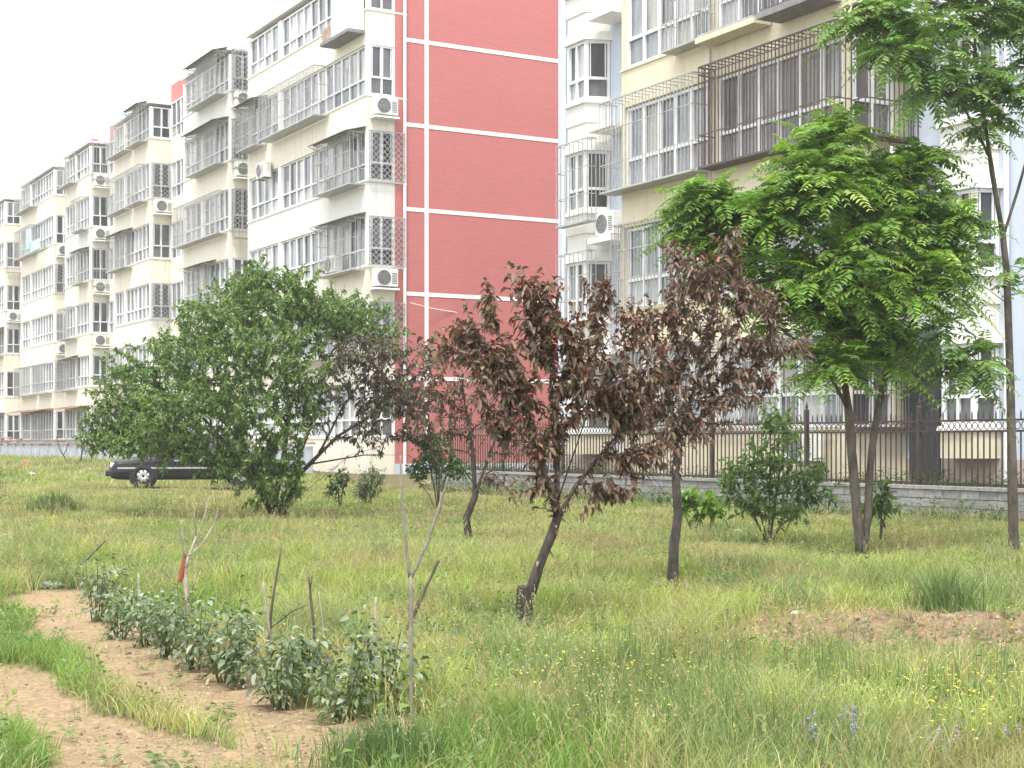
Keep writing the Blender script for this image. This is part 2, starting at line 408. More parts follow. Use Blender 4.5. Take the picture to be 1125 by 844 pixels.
def cage(parent, F, a0, a1, depth, z0, z1, mat, step=.14, rails=(.33, .66), r=.009, tray=True, name='security_cage', box=.0):
    b = MB()
    n = max(2, int((a1 - a0) / step))
    P = F.p
    for i in range(n + 1):
        a = a0 + (a1 - a0) * i / n
        b.bar(P(a, depth, z0), P(a, depth, z1), r)
        if i % 2 == 0:
            b.bar(P(a, 0, z1), P(a, depth, z1), r); b.bar(P(a, 0, z0), P(a, depth, z0), r)
    m = max(2, int(depth / .13))
    for a in (a0, a1):
        for i in range(m):
            d = depth * i / m; b.bar(P(a, d, z0), P(a, d, z1), r)
    for t in (0,) + tuple(rails) + (1,):
        z = z0 + (z1 - z0) * t; rr = r * (1.7 if t in (0, 1) else 1.2)
        b.bar(P(a0, depth, z), P(a1, depth, z), rr)
        for a in (a0, a1): b.bar(P(a, 0, z), P(a, depth, z), rr)
    if tray: b.fbox(F, a0 - .02, a1 + .02, .02, depth + .02, z0 - .03, z0 - .012)
    return b.build(name, mat, parent)
def lattice(parent, F, a0, a1, z0, z1, mat, d=.12, step=.20, r=.008, name='diamond_grille'):
    b = MB(); P = F.p; h = z1 - z0; w = a1 - a0
    k = -h
    while k < w:
        for sgn in (1, -1):
            # line a = a0+k+t, z = z0+t (t 0..h), mirrored for sgn -1
            t0 = max(0, -k); t1 = min(h, w - k)
            if t1 - t0 > .05:
                f = (lambda t: (a0 + k + t)) if sgn == 1 else (lambda t: (a1 - k - t))
                b.bar(P(f(t0), d + .004 * sgn, z0 + t0), P(f(t1), d + .004 * sgn, z0 + t1), r)
        k += step
    for z in (z0, z1): b.bar(P(a0, d, z), P(a1, d, z), r * 1.8)
    for a in (a0, a1):
        b.bar(P(a, d, z0), P(a, d, z1), r * 1.8)
        for z in (z0, z1): b.bar(P(a, 0, z), P(a, d, z), r * 1.5)
    return b.build(name, mat, parent)
def awning(parent, F, a0, a1, z, depth, drop=.22, mat=None):
    b = MB(); P = F.p
    b.hexa([P(a0, depth, z - drop), P(a1, depth, z - drop), P(a1, .0, z - .02), P(a0, .0, z - .02),
            P(a0, depth, z - drop + .02), P(a1, depth, z - drop + .02), P(a1, .0, z), P(a0, .0, z)])
    for a in (a0 + .05, a1 - .05): b.bar(P(a, .02, z - drop - .25), P(a, depth - .03, z - drop - .01), .012)
    return b.build('awning', mat or M['awning'], parent)

_ac = None
AC_N = 0
def air_con(pos, rz, label, scale=1.0):
    """outdoor unit of an air conditioner, fan towards local -y, origin at the middle of its base"""
    global _ac
    if _ac is None:
        o = thing('air_conditioner', label, 'air conditioner', pos, rz, 'outdoor air conditioner units on the balconies')
        b = MB(); b.box(-.41, .41, -.15, .15, .05, .62); b.build('casing', M['ac'], o, bevel=.012)
        g = MB()
        g.lathe([(.235, -.165), (.235, -.150), (.0, -.150)], (-.10, 0, .335), 'y', 24); g.build('fan_opening', M['ac_dark'], o)
        w = MB()
        for r_ in (.06, .12, .18, .235):
            pts = [(-.10 + r_ * math.cos(t), -.172, .335 + r_ * math.sin(t)) for t in np.linspace(0, 2 * math.pi, 21)]
            w.tube(pts, .006, 4)
        for t in range(8):
            a = t * math.pi / 4; w.bar((-.10, -.174, .335), (-.10 + .235 * math.cos(a), -.174, .335 + .235 * math.sin(a)), .005)
        w.build('fan_guard', M['bars_pale'], o)
        v = MB()
        for k in range(7): v.box(.19, .37, -.158, -.1505, .14 + k * .055, .165 + k * .055)
        v.build('side_louvre', M['ac_dark'], o)
        f = MB(); f.box(-.33, -.27, -.16, .16, 0, .049); f.box(.27, .33, -.16, .16, 0, .049); f.build('foot', M['ac_dark'], o)
        _ac = o
    else:
        o = copy_tree(_ac)
        o.location = pos; o.rotation_euler = (0, 0, rz); o['label'] = label
    o.scale = (scale,) * 3
    return o

ORD = ['first', 'second', 'third', 'fourth', 'fifth', 'sixth', 'seventh', 'eighth']
# ------------------------------------------------------------------ the long row of flats with the red gable
def build_row():
    O = Vector((-4.74, 50.5, 0))
    root = thing('apartment_building', 'long pale cream six storey apartment row with glazed balconies and a red end wall', 'apartment building', O, ANG)
    def W(x, y, z): return O + E1 * x + E2 * y + Vector((0, 0, z))
    NF = 6; f0 = .65; H = 2.8; top = f0 + NF * H - .35
    units = [(0, 11.3), (13.4, 6.1), (24.5, 6.2), (35.4, 5.5), (43.5, 8.7), (57.0, 7.5), (68.4, 7.2), (79.6, 8)]
    XL = -92.0; YW = 1.45
    b = MB(); b.box(XL, -.10, YW, 12.4, -.3, top + .3); b.build('main_wall', M['white_wall'], root)
    b = MB(); b.box(-.098, 0, 1.02, 12.4, -.3, top + .9); b.build('gable_wall', M['red_wall'], root)
    b = MB(); b.box(-.099, .03, 1.0, 12.45, -.3, .62); b.build('plinth', M['blue_wall'], root)
    for k in range(NF):
        z = 3.45 + H * k; b = MB(); b.box(.001, .016, 1.42, 12.4, z - .065, z + .065); b.build('white_band', M['white_paint'], root)
    b = MB(); b.box(.001, .019, 2.10, 2.24, .62, top + .9); b.build('white_band', M['white_paint'], root)
    b = MB(); b.tube([(.07, 1.34, .2), (.07, 1.34, top + .5)], .055, 8)
    b.build('drainpipe', M['frame'], root)
    fF = lambda x: Frame((x, 0, 0), (1, 0, 0), (0, -1, 0))
    rF = lambda x: Frame((x, 0, 0), (0, 1, 0), (1, 0, 0))
    rng = random.Random(21)
    for i, (s, L) in enumerate(units):
        x1 = -s - .02; x0 = -s - L
        tonef = 'bright' if i < 2 else 'mid'
        for k in range(NF):
            f = f0 + H * k; sill = f + .86; head = f + 2.5
            if k == NF - 1: head = f + 2.3
            # balcony parapet: a box that carries the glazing
            b = MB(); b.box(x0, x1, 0, YW - .002, f - .3 if k else -.3, sill - .06)
            b.box(x0 - .03, x1 + .03, -.03, YW - .003, sill - .06, sill)
            b.build('balcony_parapet', M['brown_wall'] if k == 0 and i >= 2 else M['cream_pale'] if (k * 2 + i) % 5 != 1 or k < 2 else M['white_wall'], root)
            # corner piers and a recessed core behind the glass
            b = MB(); pier = x0 + L * (.30 if i % 2 == 0 else .42)
            b.box(pier - .14, pier + .14, .012, .13, sill, head); b.build('pier', M['white_paint'], root)
            b = MB(); b.box(x1 - .12, x1, .0, .12, sill, head); b.build('corner_post', M['white_paint'], root)
            b = MB(); b.box(x0, x0 + .12, 0, .12, sill, head); b.build('end_post', M['white_paint'], root)
            b = MB(); b.box(x1 - .115, x1 - .004, 1.0, YW - .004, sill, head); b.build('side_wall', M['white_paint'], root)
            F = Frame((0, .10, 0), (1, 0, 0), (0, -1, 0))
            for (a0, a1) in ((x0 + .12, pier - .14), (pier + .14, x1 - .12)):
                nc = max(3, int(round((a1 - a0) / .72)))
                window(root, F, a0, a1, sill, head, nc, .34, tonef, .055, 'balcony_window')
            if i < 7:
                Fr = Frame((x1 - .06, 0, 0), (0, 1, 0), (1, 0, 0))
                window(root, Fr, .12, 1.0, sill, head, 2, .36, 'dark', .06, 'side_window')
            b = MB(); b.box(x0 + .13, x1 - .13, .19, YW - .004, sill, head); b.build('interior_partition', M['white_wall'], root)
        b = MB(); b.box(x0 - .06, x1 + .06, -.08, YW - .004, top - .0, top + .10); b.build('roof_slab', M['white_paint'], root)
        # recess to the left of this block: bay windows and a red parapet
        xr0 = -(units[i + 1][0]) if i + 1 < len(units) else x0 - 2
        b = MB(); b.box(xr0 - 1.4, x0 + .3, YW - .02, YW + .35, top + .31, top + 1.25); b.build('red_parapet', M['red_wall'], root)
        for k in range(NF):
            f = f0 + H * k
            if xr0 + .25 < x0 - .75:
                b = MB(); b.box(xr0 + .1, min(xr0 + 3.0, x0 - .3), .95, YW - .003, f - .3, f + .8); b.build('bay_parapet', M['cream_pale'], root)
                Fb = Frame((0, 1.0, 0), (1, 0, 0), (0, -1, 0))
                window(root, Fb, xr0 + .14, min(xr0 + 2.96, x0 - .34), f + .8, f + 2.5, 4, .34, tonef, .055, 'bay_window')
                Fs = Frame((x0 - .14, 0, 0), (0, 1, 0), (1, 0, 0))
    # security cages, grilles and awnings: those that the photograph shows on the near blocks, then a scatter farther off
    F0 = fF(0)
    def fl(k): return f0 + H * k
    for (a0, a1, k, dep, aw) in [(-8.6, -3.2, 4, .55, False), (-11.2, -9.2, 4, .5, True), (-3.2, -.15, 3, .55, True), (-3.2, -.15, 2, .5, True),
                                 (-17.4, -13.6, 5, .5, True), (-17.6, -13.6, 4, .5, True), (-19.4, -13.7, 3, .45, False), (-17.8, -15.2, 2, .5, True), (-11.1, -9.0, 1, .45, True), (-8.2, -.2, 1, .45, False), (-19.4, -17.0, 1, .45, False)]:
        cage(root, F0, a0, a1, dep, fl(k) + .72, fl(k) + 2.42, M['bars_pale'], .13, (.3, .62), .011)
        if aw: awning(root, F0, a0 - .1, a1 + .1, fl(k) + 2.62, dep + .2)
    for i in range(2, 7):
        s, L = units[i]
        for k in range(NF):
            for (u, v) in ((.05, .42), (.48, .97)):
                if rng.random() < .42:
                    a0 = -s - L * v; a1 = -s - L * u
                    cage(root, F0, a0, a1, .45, fl(k) + .72, fl(k) + 2.42, M['bars_pale'], .17, (.35,), .012)
                    if rng.random() < .45: awning(root, F0, a0 - .1, a1 + .1, fl(k) + 2.62, .62)
    for i in (2, 3, 4, 5): awning(root, F0, -units[i][0] - units[i][1] - .5, -units[i][0] - .1, fl(0) + 2.66, 1.0, .2, M['rust'])
    for (i, ks) in ((0, (1, 2, 3)), (1, (5, 4, 3)), (2, (4, 2)), (4, (3, 1))):
        for k in ks:
            lattice(root, rF(-units[i][0] + .02), .05, 1.32, fl(k) + .88, fl(k) + 2.46, M['bars_pale'], .10, .2, .011)
    for (i, k) in ((1, 5), (1, 4), (1, 3), (3, 5), (3, 3), (5, 4)):
        cage(root, rF(-units[i][0] + .03), .1, 1.32, .35, fl(k) + .5, fl(k) + 2.45, M['bars_pale'], .14, (.4,), .011, name='security_cage')
    # box built out from the top floor of the near block
    b = MB(); b.box(-2.5, -.12, -.62, -.031, fl(5) + .05, fl(5) + .16); b.build('balcony_shelf', M['awning'], root)
    b = MB(); b.box(-1.6, -.16, -.58, -.035, fl(5) + .165, fl(5) + 1.9); b.build('enclosed_shelf', M['white_paint'], root)
    b = MB(); b.box(-2.46, -1.61, -.56, -.035, fl(5) + .165, fl(5) + .62); b.build('wooden_box', plain('weathered timber', (.42, .33, .25), .85, .15, var=.4), root)
    # laundry-like coloured panels seen on the fifth block
    b = MB(); b.box(-49.2, -45.2, -.42, -.40, fl(4) + .75, fl(4) + 1.35); b.build('green_panel', plain('green plastic sheet', (.42, .62, .52), .5, var=.2), root)
    b = MB(); b.box(-48.6, -47.6, -.46, -.44, fl(4) + 1.0, fl(4) + 2.2); b.build('blue_cloth', plain('blue cloth', (.42, .56, .68), .8, var=.2), root)
    # outdoor units on the side faces
    side = {0: (4, 2), 1: (5, 4), 2: (4, 1), 3: (5, 4, 3, 2), 4: (4, 2), 5: (3,), 6: (4,)}
    for i, ks in side.items():
        for k in ks:
            lab = 'air conditioner by the %s floor side window, %s' % (ORD[k], 'corner block beside the red wall' if i == 0 else '%s block from the red wall' % ORD[i])
            air_con(W(-units[i][0] + .22, .55, fl(k) + .12), ANG + math.pi / 2, lab)
            b = MB(); b.box(-units[i][0] - .015, -units[i][0] + .40, .12, 1.0, fl(k) + .06, fl(k) + .115); b.build('unit_ledge', M['white_paint'], root)
    for (x, k, lab) in ((-8.9, 3, 'weathered air conditioner on the front wall under a caged fifth floor balcony'), (-2.2, 2, 'air conditioner unit inside the third floor cage nearest the red wall'),
                        (-18.6, 2, 'air conditioner unit hung on the third floor front of the second projecting block')):
        z = fl(k) + (2.15 if k == 3 else .76 if x > -5 else .1)
        air_con(W(x, -.24, z), ANG, lab)
    cb = MB()
    p = [at(447, 333, 51.0), at(470, 339, 51.6), at(505, 345, 52.4), at(540, 348, 53.3), at(578, 348.5, 54.2), at(640, 346, 55.5)]
    cb.tube([v + Vector((.12, -.1, 0)) for v in p], .012, 5)
    c = cb.build('cable', M['white_paint']); tag(c, 'thin pale cable sagging across the red end wall', 'cable')
    return root
build_row()

# ------------------------------------------------------------------ the nearer block on the right
def build_near():
    O = Vector((6.42, 29.6, 0))
    root = thing('apartment_building', 'nearer cream and pale blue apartment block with caged balconies behind the iron fence', 'apartment building', O, ANG)
    def W(x, y, z): return O + E1 * x + E2 * y + Vector((0, 0, z))
    NF = 5; f0 = .70; H = 2.82; top = f0 + NF * H
    YW = 1.5; XL = -13.15; XR = 5.6
    b = MB(); b.box(XL, XR, YW - .012, 12.45, -.3, f0 + .3); b.build('plinth', M['brown_wall'], root)
    b = MB(); b.box(XL, XR, YW, 12.5, f0 + .302, top + .6); b.build('main_wall', M['blue_wall'], root)
    def fl(k): return f0 + H * k
    for k in range(NF):
        f = fl(k); sill = f + .90; head = f + 2.80
        b = MB(); b.box(-7.8, 0, 0, YW - .002, f + .0 if k else -.3, sill - .05); b.box(-7.83, .03, -.035, YW - .003, sill - .05, sill)
        b.build('balcony_parapet', M['cream'], root)
        for q in ((-.12, 0, 0, .12), (-7.8, -7.68, 0, .12), (-4.45, -4.15, .02, .14), (-.13, -.006, 1.18, YW - .004), (-7.79, -7.67, .121, YW - .004)):
            b = MB(); b.box(*q, sill, head + (.018 if q[3] < 1 else 0)); b.build('pier', M['cream'], root)
        b = MB(); b.box(-7.66, -.14, .2, YW - .004, sill, head); b.build('interior_partition', M['white_wall'], root)
        F = Frame((0, .10, 0), (1, 0, 0), (0, -1, 0))
        window(root, F, -7.68, -4.45, sill, head, 5, .36, 'mid', .075, 'balcony_window')
        window(root, F, -4.15, -.12, sill, head, 6, .36, 'brown' if k == 2 else 'mid', .07, 'balcony_window')
        Fr = Frame((-.06, 0, 0), (0, 1, 0), (1, 0, 0))
        window(root, Fr, .12, 1.18, sill, head, 2, .36, 'brown' if k == 2 else 'dark', .07, 'side_window')
    # thin expansion joint with a pipe between the two flats
    b = MB(); b.tube([(-4.3, -.05, .6), (-4.3, -.05, top)], .022, 6); b.build('drainpipe', M['bars_pale'], root)
    b = MB(); b.tube([(XL + .45, YW - .08, .2), (XL + .45, YW - .08, top)], .055, 8); b.build('drainpipe', M['frame'], root)
    b = MB(); b.tube([(2.62, YW - .07, .2), (2.62, YW - .07, top)], .05, 8); b.build('drainpipe', M['frame'], root)
    # three sided bays of both end rooms
    def bay(xa, xb, k, tone, ins, d):
        f = fl(k); y0 = YW - .003
        z0, z1 = f + .92, f + 2.42
        def ring(e, lo, hi, nm, mt):
            b = MB(); b.prism([(xa - e, y0), (xa + ins - e * .4, y0 - d - e), (xb - ins + e * .4, y0 - d - e), (xb + e, y0)][::1], lo, hi)
            b.build(nm, mt, root)
        ring(.0, f + .32, z0 - .10, 'bay_parapet', M['white_wall'] if k else M['cream']); ring(.07, z0 - .10, z0 - .003, 'bay_sill', M['white_paint'])
        ring(.08, z1 + .003, z1 + .22, 'bay_head', M['white_paint']); ring(-.03, z1 + .222, f + H + .318, 'bay_apron', M['white_wall'])
        p = [Vector((xa, y0, 0)), Vector((xa + ins, y0 - d, 0)), Vector((xb - ins, y0 - d, 0)), Vector((xb, y0, 0))]
        for j in range(3):
            a = (p[j + 1] - p[j]); L = a.length; a.normalize(); n = Vector((a.y, -a.x, 0))
            Fq = Frame(p[j] - n * .05, a, n)
            window(root, Fq, .02, L - .02, z0, z1, 2 if j == 1 else 1, .36, tone if j < 2 else 'dark', .07, 'bay_window')
        b = MB(); b.prism([(xa + .12, y0), (xa + ins + .06, y0 - d + .12), (xb - ins - .06, y0 - d + .12), (xb - .12, y0)], z0, z1); b.build('interior_partition', M['white_wall'], root)
    for k in range(NF):
        bay(-11.95, -10.55, k, 'mid', .24, .62); bay(1.25, 2.42, k, 'dark', .17, .5)
        # concrete ledges for outdoor units between bay and balcony block
        if k:
            b = MB(); b.box(-10.5, -9.4, YW - .75, YW - .003, fl(k) - .02, fl(k) + .12); b.build('unit_ledge', M['white_paint'], root)
            b = MB(); b.box(.12, .85, YW - .7, YW - .003, fl(k) - .02, fl(k) + .12); b.build('unit_ledge', M['white_paint'], root)
    # cages
    F0 = Frame((0, 0, 0), (1, 0, 0), (0, -1, 0))
    cage(root, F0, -8.0, -4.35, .48, fl(2) + .82, fl(2) + 2.92, M['bars_pale'], .135, (.30, .68), .011)
    cage(root, F0, -4.2, .1, .42, fl(2) + .84, fl(2) + 2.98, M['bars_rust'], .115, (.32, .92), .013)
    cage(root, F0, -7.75, -.1, .14, fl(1) + .9, fl(1) + 2.88, M['bars_pale'], .135, (.36, .70), .011, tray=False)
    cage(root, F0, -5.6, -4.35, .40, fl(3) + .80, fl(3) + 2.0, M['bars_pale'], .14, (.5,), .011)
    cage(root, F0, -4.2, -2.3, .45, fl(3) + .82, fl(3) + 2.4, M['bars_pale'], .14, (.35,), .011)
    cage(root, F0, -1.9, -.2, .6, fl(3) + .78, fl(3) + 2.4, M['bars_rust'], .14, (.35,), .013)
    Fr = Frame((.0, 0, 0), (0, 1, 0), (1, 0, 0))
    cage(root, Fr, .1, 1.45, .38, fl(2) + .84, fl(2) + 2.98, M['bars_rust'], .115, (.32, .92), .013)
    cage(root, Fr, .1, 1.45, .25, fl(1) + .5, fl(1) + 2.7, M['bars_rust'], .12, (.4,), .012)
    cage(root, Fr, .15, 1.45, .2, fl(0) + .9, fl(0) + 2.7, M['bars_rust'], .12, (.4,), .012)
    Fl = Frame((-11.7, YW - .68, 0), (1, 0, 0), (0, -1, 0))
    for k in (1, 2):
        cage(root, Fl, 0.0, 1.5, .26, fl(k) + (.55 if k == 2 else .85), fl(k) + 2.62, M['bars_pale'], .2, (.33, .66), .012)
    Fm = Frame((-9.3, YW - .55, 0), (1, 0, 0), (0, -1, 0))
    cage(root, Fm, .05, 1.35, .30, fl(1) + .3, fl(1) + 3.1, M['bars_pale'], .16, (.3, .6), .011)
    # low grilles on the ground floor
    cage(root, F0, -7.7, -.2, .10, fl(0) + .9, fl(0) + 2.78, M['bars_pale'], .15, (.4, .75), .011, tray=False)
    air_con(W(-10.0, YW - .42, fl(2) + .125), ANG, 'white air conditioner unit on a ledge beside the caged bay of the nearer block', 1.0)
    air_con(W(.48, YW - .4, fl(2) + .125), ANG + .9, 'white air conditioner unit on a ledge high behind the feathery tree at right', .85)
    air_con(W(-.9, -.32, fl(0) + .2), ANG, 'dark weathered air conditioner unit low on the wall behind the iron fence')
    b = MB(); b.box(.15, .95, YW - .06, YW - .003, f0 - .1, f0 + 2.3); b.build('cellar_door', plain('dark slate door', (.05, .055, .065), .6, .3, var=.3), root)
    b = MB(); b.box(.05, 1.05, YW - .5, YW - .003, f0 + 2.4, f0 + 2.5); b.build('door_canopy', M['awning'], root)
    # shelf boxes hung under two cages of the top floor
    b = MB(); b.box(-1.95, -.15, -.66, -.037, fl(3) + .62, fl(3) + .75); b.build('balcony_shelf', M['awning'], root)
    b = MB(); b.box(-4.25, -2.25, -.48, -.037, fl(3) + .66, fl(3) + .78); b.build('balcony_shelf', M['cream'], root)
    return root
build_near()

# ------------------------------------------------------------------ iron fence on its block wall, the terrace behind it
def build_fence():
    O = Vector((6.42, 29.6, 0))
    def W(x, y, z): return O + E1 * x + E2 * y + Vector((0, 0, z))
    # retaining wall of split-face blocks
    x0, x1 = -15.2, 9.0; yb = -1.32
    m, nt, out = new_mat('grey split face blocks')
    b = N(nt, 'ShaderNodeBsdfPrincipled'); b.inputs['Roughness'].default_value = .9; b.inputs['Specular IOR Level'].default_value = .15
    a = N(nt, 'ShaderNodeAttribute', attribute_name='Col'); tc = N(nt, 'ShaderNodeTexCoord')
    nz = N(nt, 'ShaderNodeTexNoise', Scale=9.0, Detail=8.0, Roughness=.7); nt.links.new(tc.outputs['Object'], nz.inputs['Vector'])
    rp = N(nt, 'ShaderNodeValToRGB'); rp.color_ramp.elements[0].position = .32; rp.color_ramp.elements[0].color = (.55, .55, .55, 1); rp.color_ramp.elements[1].position = .65
    nt.links.new(nz.outputs['Fac'], rp.inputs['Fac'])
    mx = N(nt, 'ShaderNodeMix', data_type='RGBA', blend_type='MULTIPLY'); mx.inputs[0].default_value = 1
    nt.links.new(a.outputs['Color'], mx.inputs[6]); nt.links.new(rp.outputs['Color'], mx.inputs[7]); nt.links.new(mx.outputs[2], b.inputs['Base Color'])
    bp = N(nt, 'ShaderNodeBump', Strength=.7, Distance=.03); nt.links.new(nz.outputs['Fac'], bp.inputs['Height']); nt.links.new(bp.outputs['Normal'], b.inputs['Normal'])
    nt.links.new(b.outputs['BSDF'], out.inputs['Surface'])
    mb = MB(); rng = random.Random(8)
    mb.box(x0 + .01, x1 - .01, yb + .02, yb + .22, -.3, .52, (.20, .20, .19))
    ch = .145
    for r in range(4):
        z = -.055 + ch * r; off = .2 * (r % 2)
        x = x0 - off
        while x < x1:
            g = rng.uniform(.25, .36); w = .40
            d = rng.uniform(0, .012)
            xa = max(x + .006, x0); xb = min(x + w - .006, x1)
            if xb - xa > .05: mb.box(xa, xb, yb - d, yb + .05, z + .006, z + ch - .006, (g, g * .99, g * .95))
            x += w
    x = x0
    while x < x1:
        g = rng.uniform(.30, .38); mb.box(x + .005, min(x + .6, x1) - .005, yb - .03, yb + .24, .53, .585, (g, g * .98, g * .94)); x += .6
    wl = mb.build('block_wall', m, None, colors=True, loc=O); wl.rotation_euler = (0, 0, ANG)
    tag(wl, 'low grey block retaining wall below the iron fence', 'wall')
    tm = MB(); n = 60
    tm.box(x0 + .02, x1 - .02, yb + .241, 1.48, -.3, .50)
    t = tm.build('terrace', plain('terrace soil', (.10, .08, .055), .95, .1, var=.5, scale=5, bump=.8), None, loc=O); t.rotation_euler = (0, 0, ANG); tag(t, kind='structure')
    # fence
    root = thing('iron_fence', 'dark brown iron railing fence with spear tipped posts on the block wall', 'fence', W(0, -.88, .5), ANG)
    xs = [-14.9 + 2.95 * i for i in range(9)]
    for i, x in enumerate(xs):
        p = MB(); p.box(x - .035, x + .035, -.035, .035, -.02, 1.40)
        po = p.build('post', M['iron'], root)
        q = MB(); q.lathe([(.0, 1.40), (.05, 1.402), (.05, 1.425), (.018, 1.45), (.03, 1.49), (.0, 1.60)], (x, 0, 0), 'z', 8); q.build('finial', M['iron'], po)
        if i == len(xs) - 1: break
        b = MB(); xa, xb = x + .04, xs[i + 1] - .04
        for z in (1.16, .98, .10): b.box(xa, xb, -.022, .022, z, z + .035)
        k = int((xb - xa) / .125)
        for j in range(1, k):
            xx = xa + (xb - xa) * j / k
            b.box(xx - .010, xx + .010, -.010, .010, -.0, .98)
            b.box(xx - .009, xx + .009, -.009, .009, 1.195, 1.27); b.lathe([(.016, 1.27), (.0, 1.36)], (xx, 0, 0), 'z', 5)
            cx = xx + (xb - xa) / k * .5
            pts = [(cx + .055 * math.cos(t_), 0, 1.087 + .062 * math.sin(t_)) for t_ in np.linspace(0, 2 * math.pi, 11)]
            b.tube(pts, .008, 4)
        b.build('railing_panel', M['iron'], root)
build_fence()

# ------------------------------------------------------------------ grey precast panel wall in front of the long row, with rubble
def build_panel_wall():
    O = Vector((-4.74, 50.5, 0))
    def W(x, y, z): return O + E1 * x + E2 * y + Vector((0, 0, z))
    root = thing('concrete_panel_wall', 'low grey precast concrete panel wall in front of the long apartment row', 'wall', W(0, -2.6, .42), ANG)
    m = plain('grey concrete panels', (.44, .46, .50), .85, .2, var=.3, scale=2.5, bump=.3)
    mc = plain('brown capping', (.36, .29, .25), .9, .15, var=.4, scale=2)
    x = -86.0; w = 1.95
    xs = []
    while x < 1.5:
        b = MB()
        for r in range(3): b.box(x + .06, x + w - .06, -.035 + .004 * r, .03, -.5 + .43 * r, -.085 + .43 * r)
        b.box(x + .058, x + w - .058, -.02, .02, .0, .77)
        b.build('concrete_panel', m, root)
        p = MB(); p.box(x - .07, x + .057, -.08, .08, -.4, .84); p.build('post', m, root)
        x += w
    b = MB(); b.box(-86, x, -.10, .10, .842, .91); b.build('coping', mc, root)
    # heap of broken bricks behind the wall at the far left
    rng = random.Random(3)
    mb = MB()
    for i in range(420):
        t = rng.uniform(-9, 9); h = max(0.05, 1.55 - abs(t) * .10 - rng.random() * .9); u = rng.uniform(-.8, .6)
        p = W(-51 + t, -1.2 + u, .2 + h); a = rng.uniform(0, 3.1); s = rng.uniform(.5, 1.2)
        ca, sa = math.cos(a), math.sin(a); tz = rng.uniform(-.1, .1)
        pts = [(p.x + ca * lx - sa * ly, p.y + sa * lx + ca * ly, p.z + lz + tz * lx) for lz in (-.05 * s, .05 * s) for lx, ly in ((-.13 * s, -.07 * s), (.13 * s, -.07 * s), (.13 * s, .07 * s), (-.13 * s, .07 * s))]
        c = rng.choice([(.42, .24, .19), (.50, .33, .27), (.38, .30, .26), (.55, .45, .40)])
        mb.hexa(pts, c)
    o = mb.build('brick_rubble', plain('broken bricks', (1, 1, 1), .9, .15, var=.3, scale=5, attr=True), colors=True)
    tag(o, 'heap of broken red bricks piled behind the grey panel wall', 'rubble', kind='stuff')
build_panel_wall()
# ------------------------------------------------------------------ trees
def unit(v):
    return v / np.maximum(np.linalg.norm(v, axis=-1, keepdims=True), 1e-9)
def clumps(rng, base, Y, specs):
    """specs: (px, py, rx_px, ry_px, dY, n) -> points (world) inside ellipsoids, denser to the shell"""
    P = []
    for (px, py, rx, ry, dY, n) in specs:
        c = np.array(at(px, py, Y + dY)); k = (Y + dY) / F_PX
        d = unit(rng.normal(size=(n, 3))); r = rng.random((n, 1)) ** .45
        P.append(c + d * r * np.array([rx * k, rx * k * .9, ry * k]))
    return np.concatenate(P)
def grow(trunks, pts, rng, step=.16, tip_r=.004, expo=2.25, up_bias=.35, jit=.18, min_h=None):
    """branch skeleton: trunk polylines, then every crown point joins the nearest reachable node"""
    pos = []; par = []
    def addpath(poly, start):
        prev = start
        for i in range(len(poly) - 1):
            a = np.array(poly[i], float); b = np.array(poly[i + 1], float)
            n = max(1, int(np.linalg.norm(b - a) / step))
            for j in range(1, n + 1):
                pos.append(a + (b - a) * j / n); par.append(prev); prev = len(pos) - 1
        return prev
    trunk_nodes = set()
    for poly in trunks:
        if not pos:
            pos.append(np.array(poly[0], float)); par.append(-1); st = 0
        else:
            A = np.array(pos); st = int(np.argmin(np.linalg.norm(A - np.array(poly[0]), axis=1)))
        addpath(poly if np.linalg.norm(pos[st] - np.array(poly[0])) < 1e-6 else [pos[st]] + list(poly[1:]), st)
    h0 = min_h if min_h is not None else pos[0][2] + .2
    root_len = {0: 0.0}
    L = np.zeros(len(pos))
    for i in range(1, len(pos)): L[i] = L[par[i]] + np.linalg.norm(pos[i] - pos[par[i]])
    L = list(L)
    c = np.array(pos).mean(0)
    order = np.argsort(np.linalg.norm(pts - c, axis=1))
    cap = len(pos) + len(pts) * 14
    A = np.zeros((cap, 3)); A[:len(pos)] = np.array(pos); LL = np.zeros(cap); LL[:len(L)] = L; cnt = len(pos)
    tips = []
    for oi in order:
        p = pts[oi]
        d = p - A[:cnt]; dist = np.linalg.norm(d, axis=1)
        cost = dist * (1 + up_bias * np.clip(-d[:, 2] / np.maximum(dist, 1e-6) + .2, 0, 2)) + .12 * LL[:cnt]
        cost[A[:cnt, 2] < h0] += 50
        j = int(np.argmin(cost)); a = A[j].copy()
        # leave along the parent's own direction, bend to the target
        dp = a - A[par[j]] if par[j] >= 0 else np.array([0, 0, 1.0]); dp = dp / max(np.linalg.norm(dp), 1e-6)
        D = np.linalg.norm(p - a); n = min(12, max(2, int(D / step)))
        ctrl = a + dp * D * .35 + np.array([0, 0, .08 * D]); prev = j
        for t in range(1, n + 1):
            u = t / n
            q = (1 - u) ** 2 * a + 2 * u * (1 - u) * ctrl + u * u * p
            if t < n: q = q + rng.normal(size=3) * jit * step * .5
            if cnt >= cap: break
            A[cnt] = q; par.append(prev); LL[cnt] = LL[prev] + np.linalg.norm(q - A[prev]); prev = cnt; cnt += 1
        tips.append(prev)
    A = A[:cnt]; par = np.array(par[:cnt])
    w = np.zeros(cnt); nch = np.zeros(cnt, int); kids = [[] for _ in range(cnt)]
    for i in range(1, cnt): nch[par[i]] += 1; kids[par[i]].append(i)
    for i in range(cnt - 1, -1, -1):
        if nch[i] == 0: w[i] = tip_r ** expo
        if par[i] >= 0: w[par[i]] += w[i]
    r = w ** (1 / expo)
    return A, par, r, kids, tips
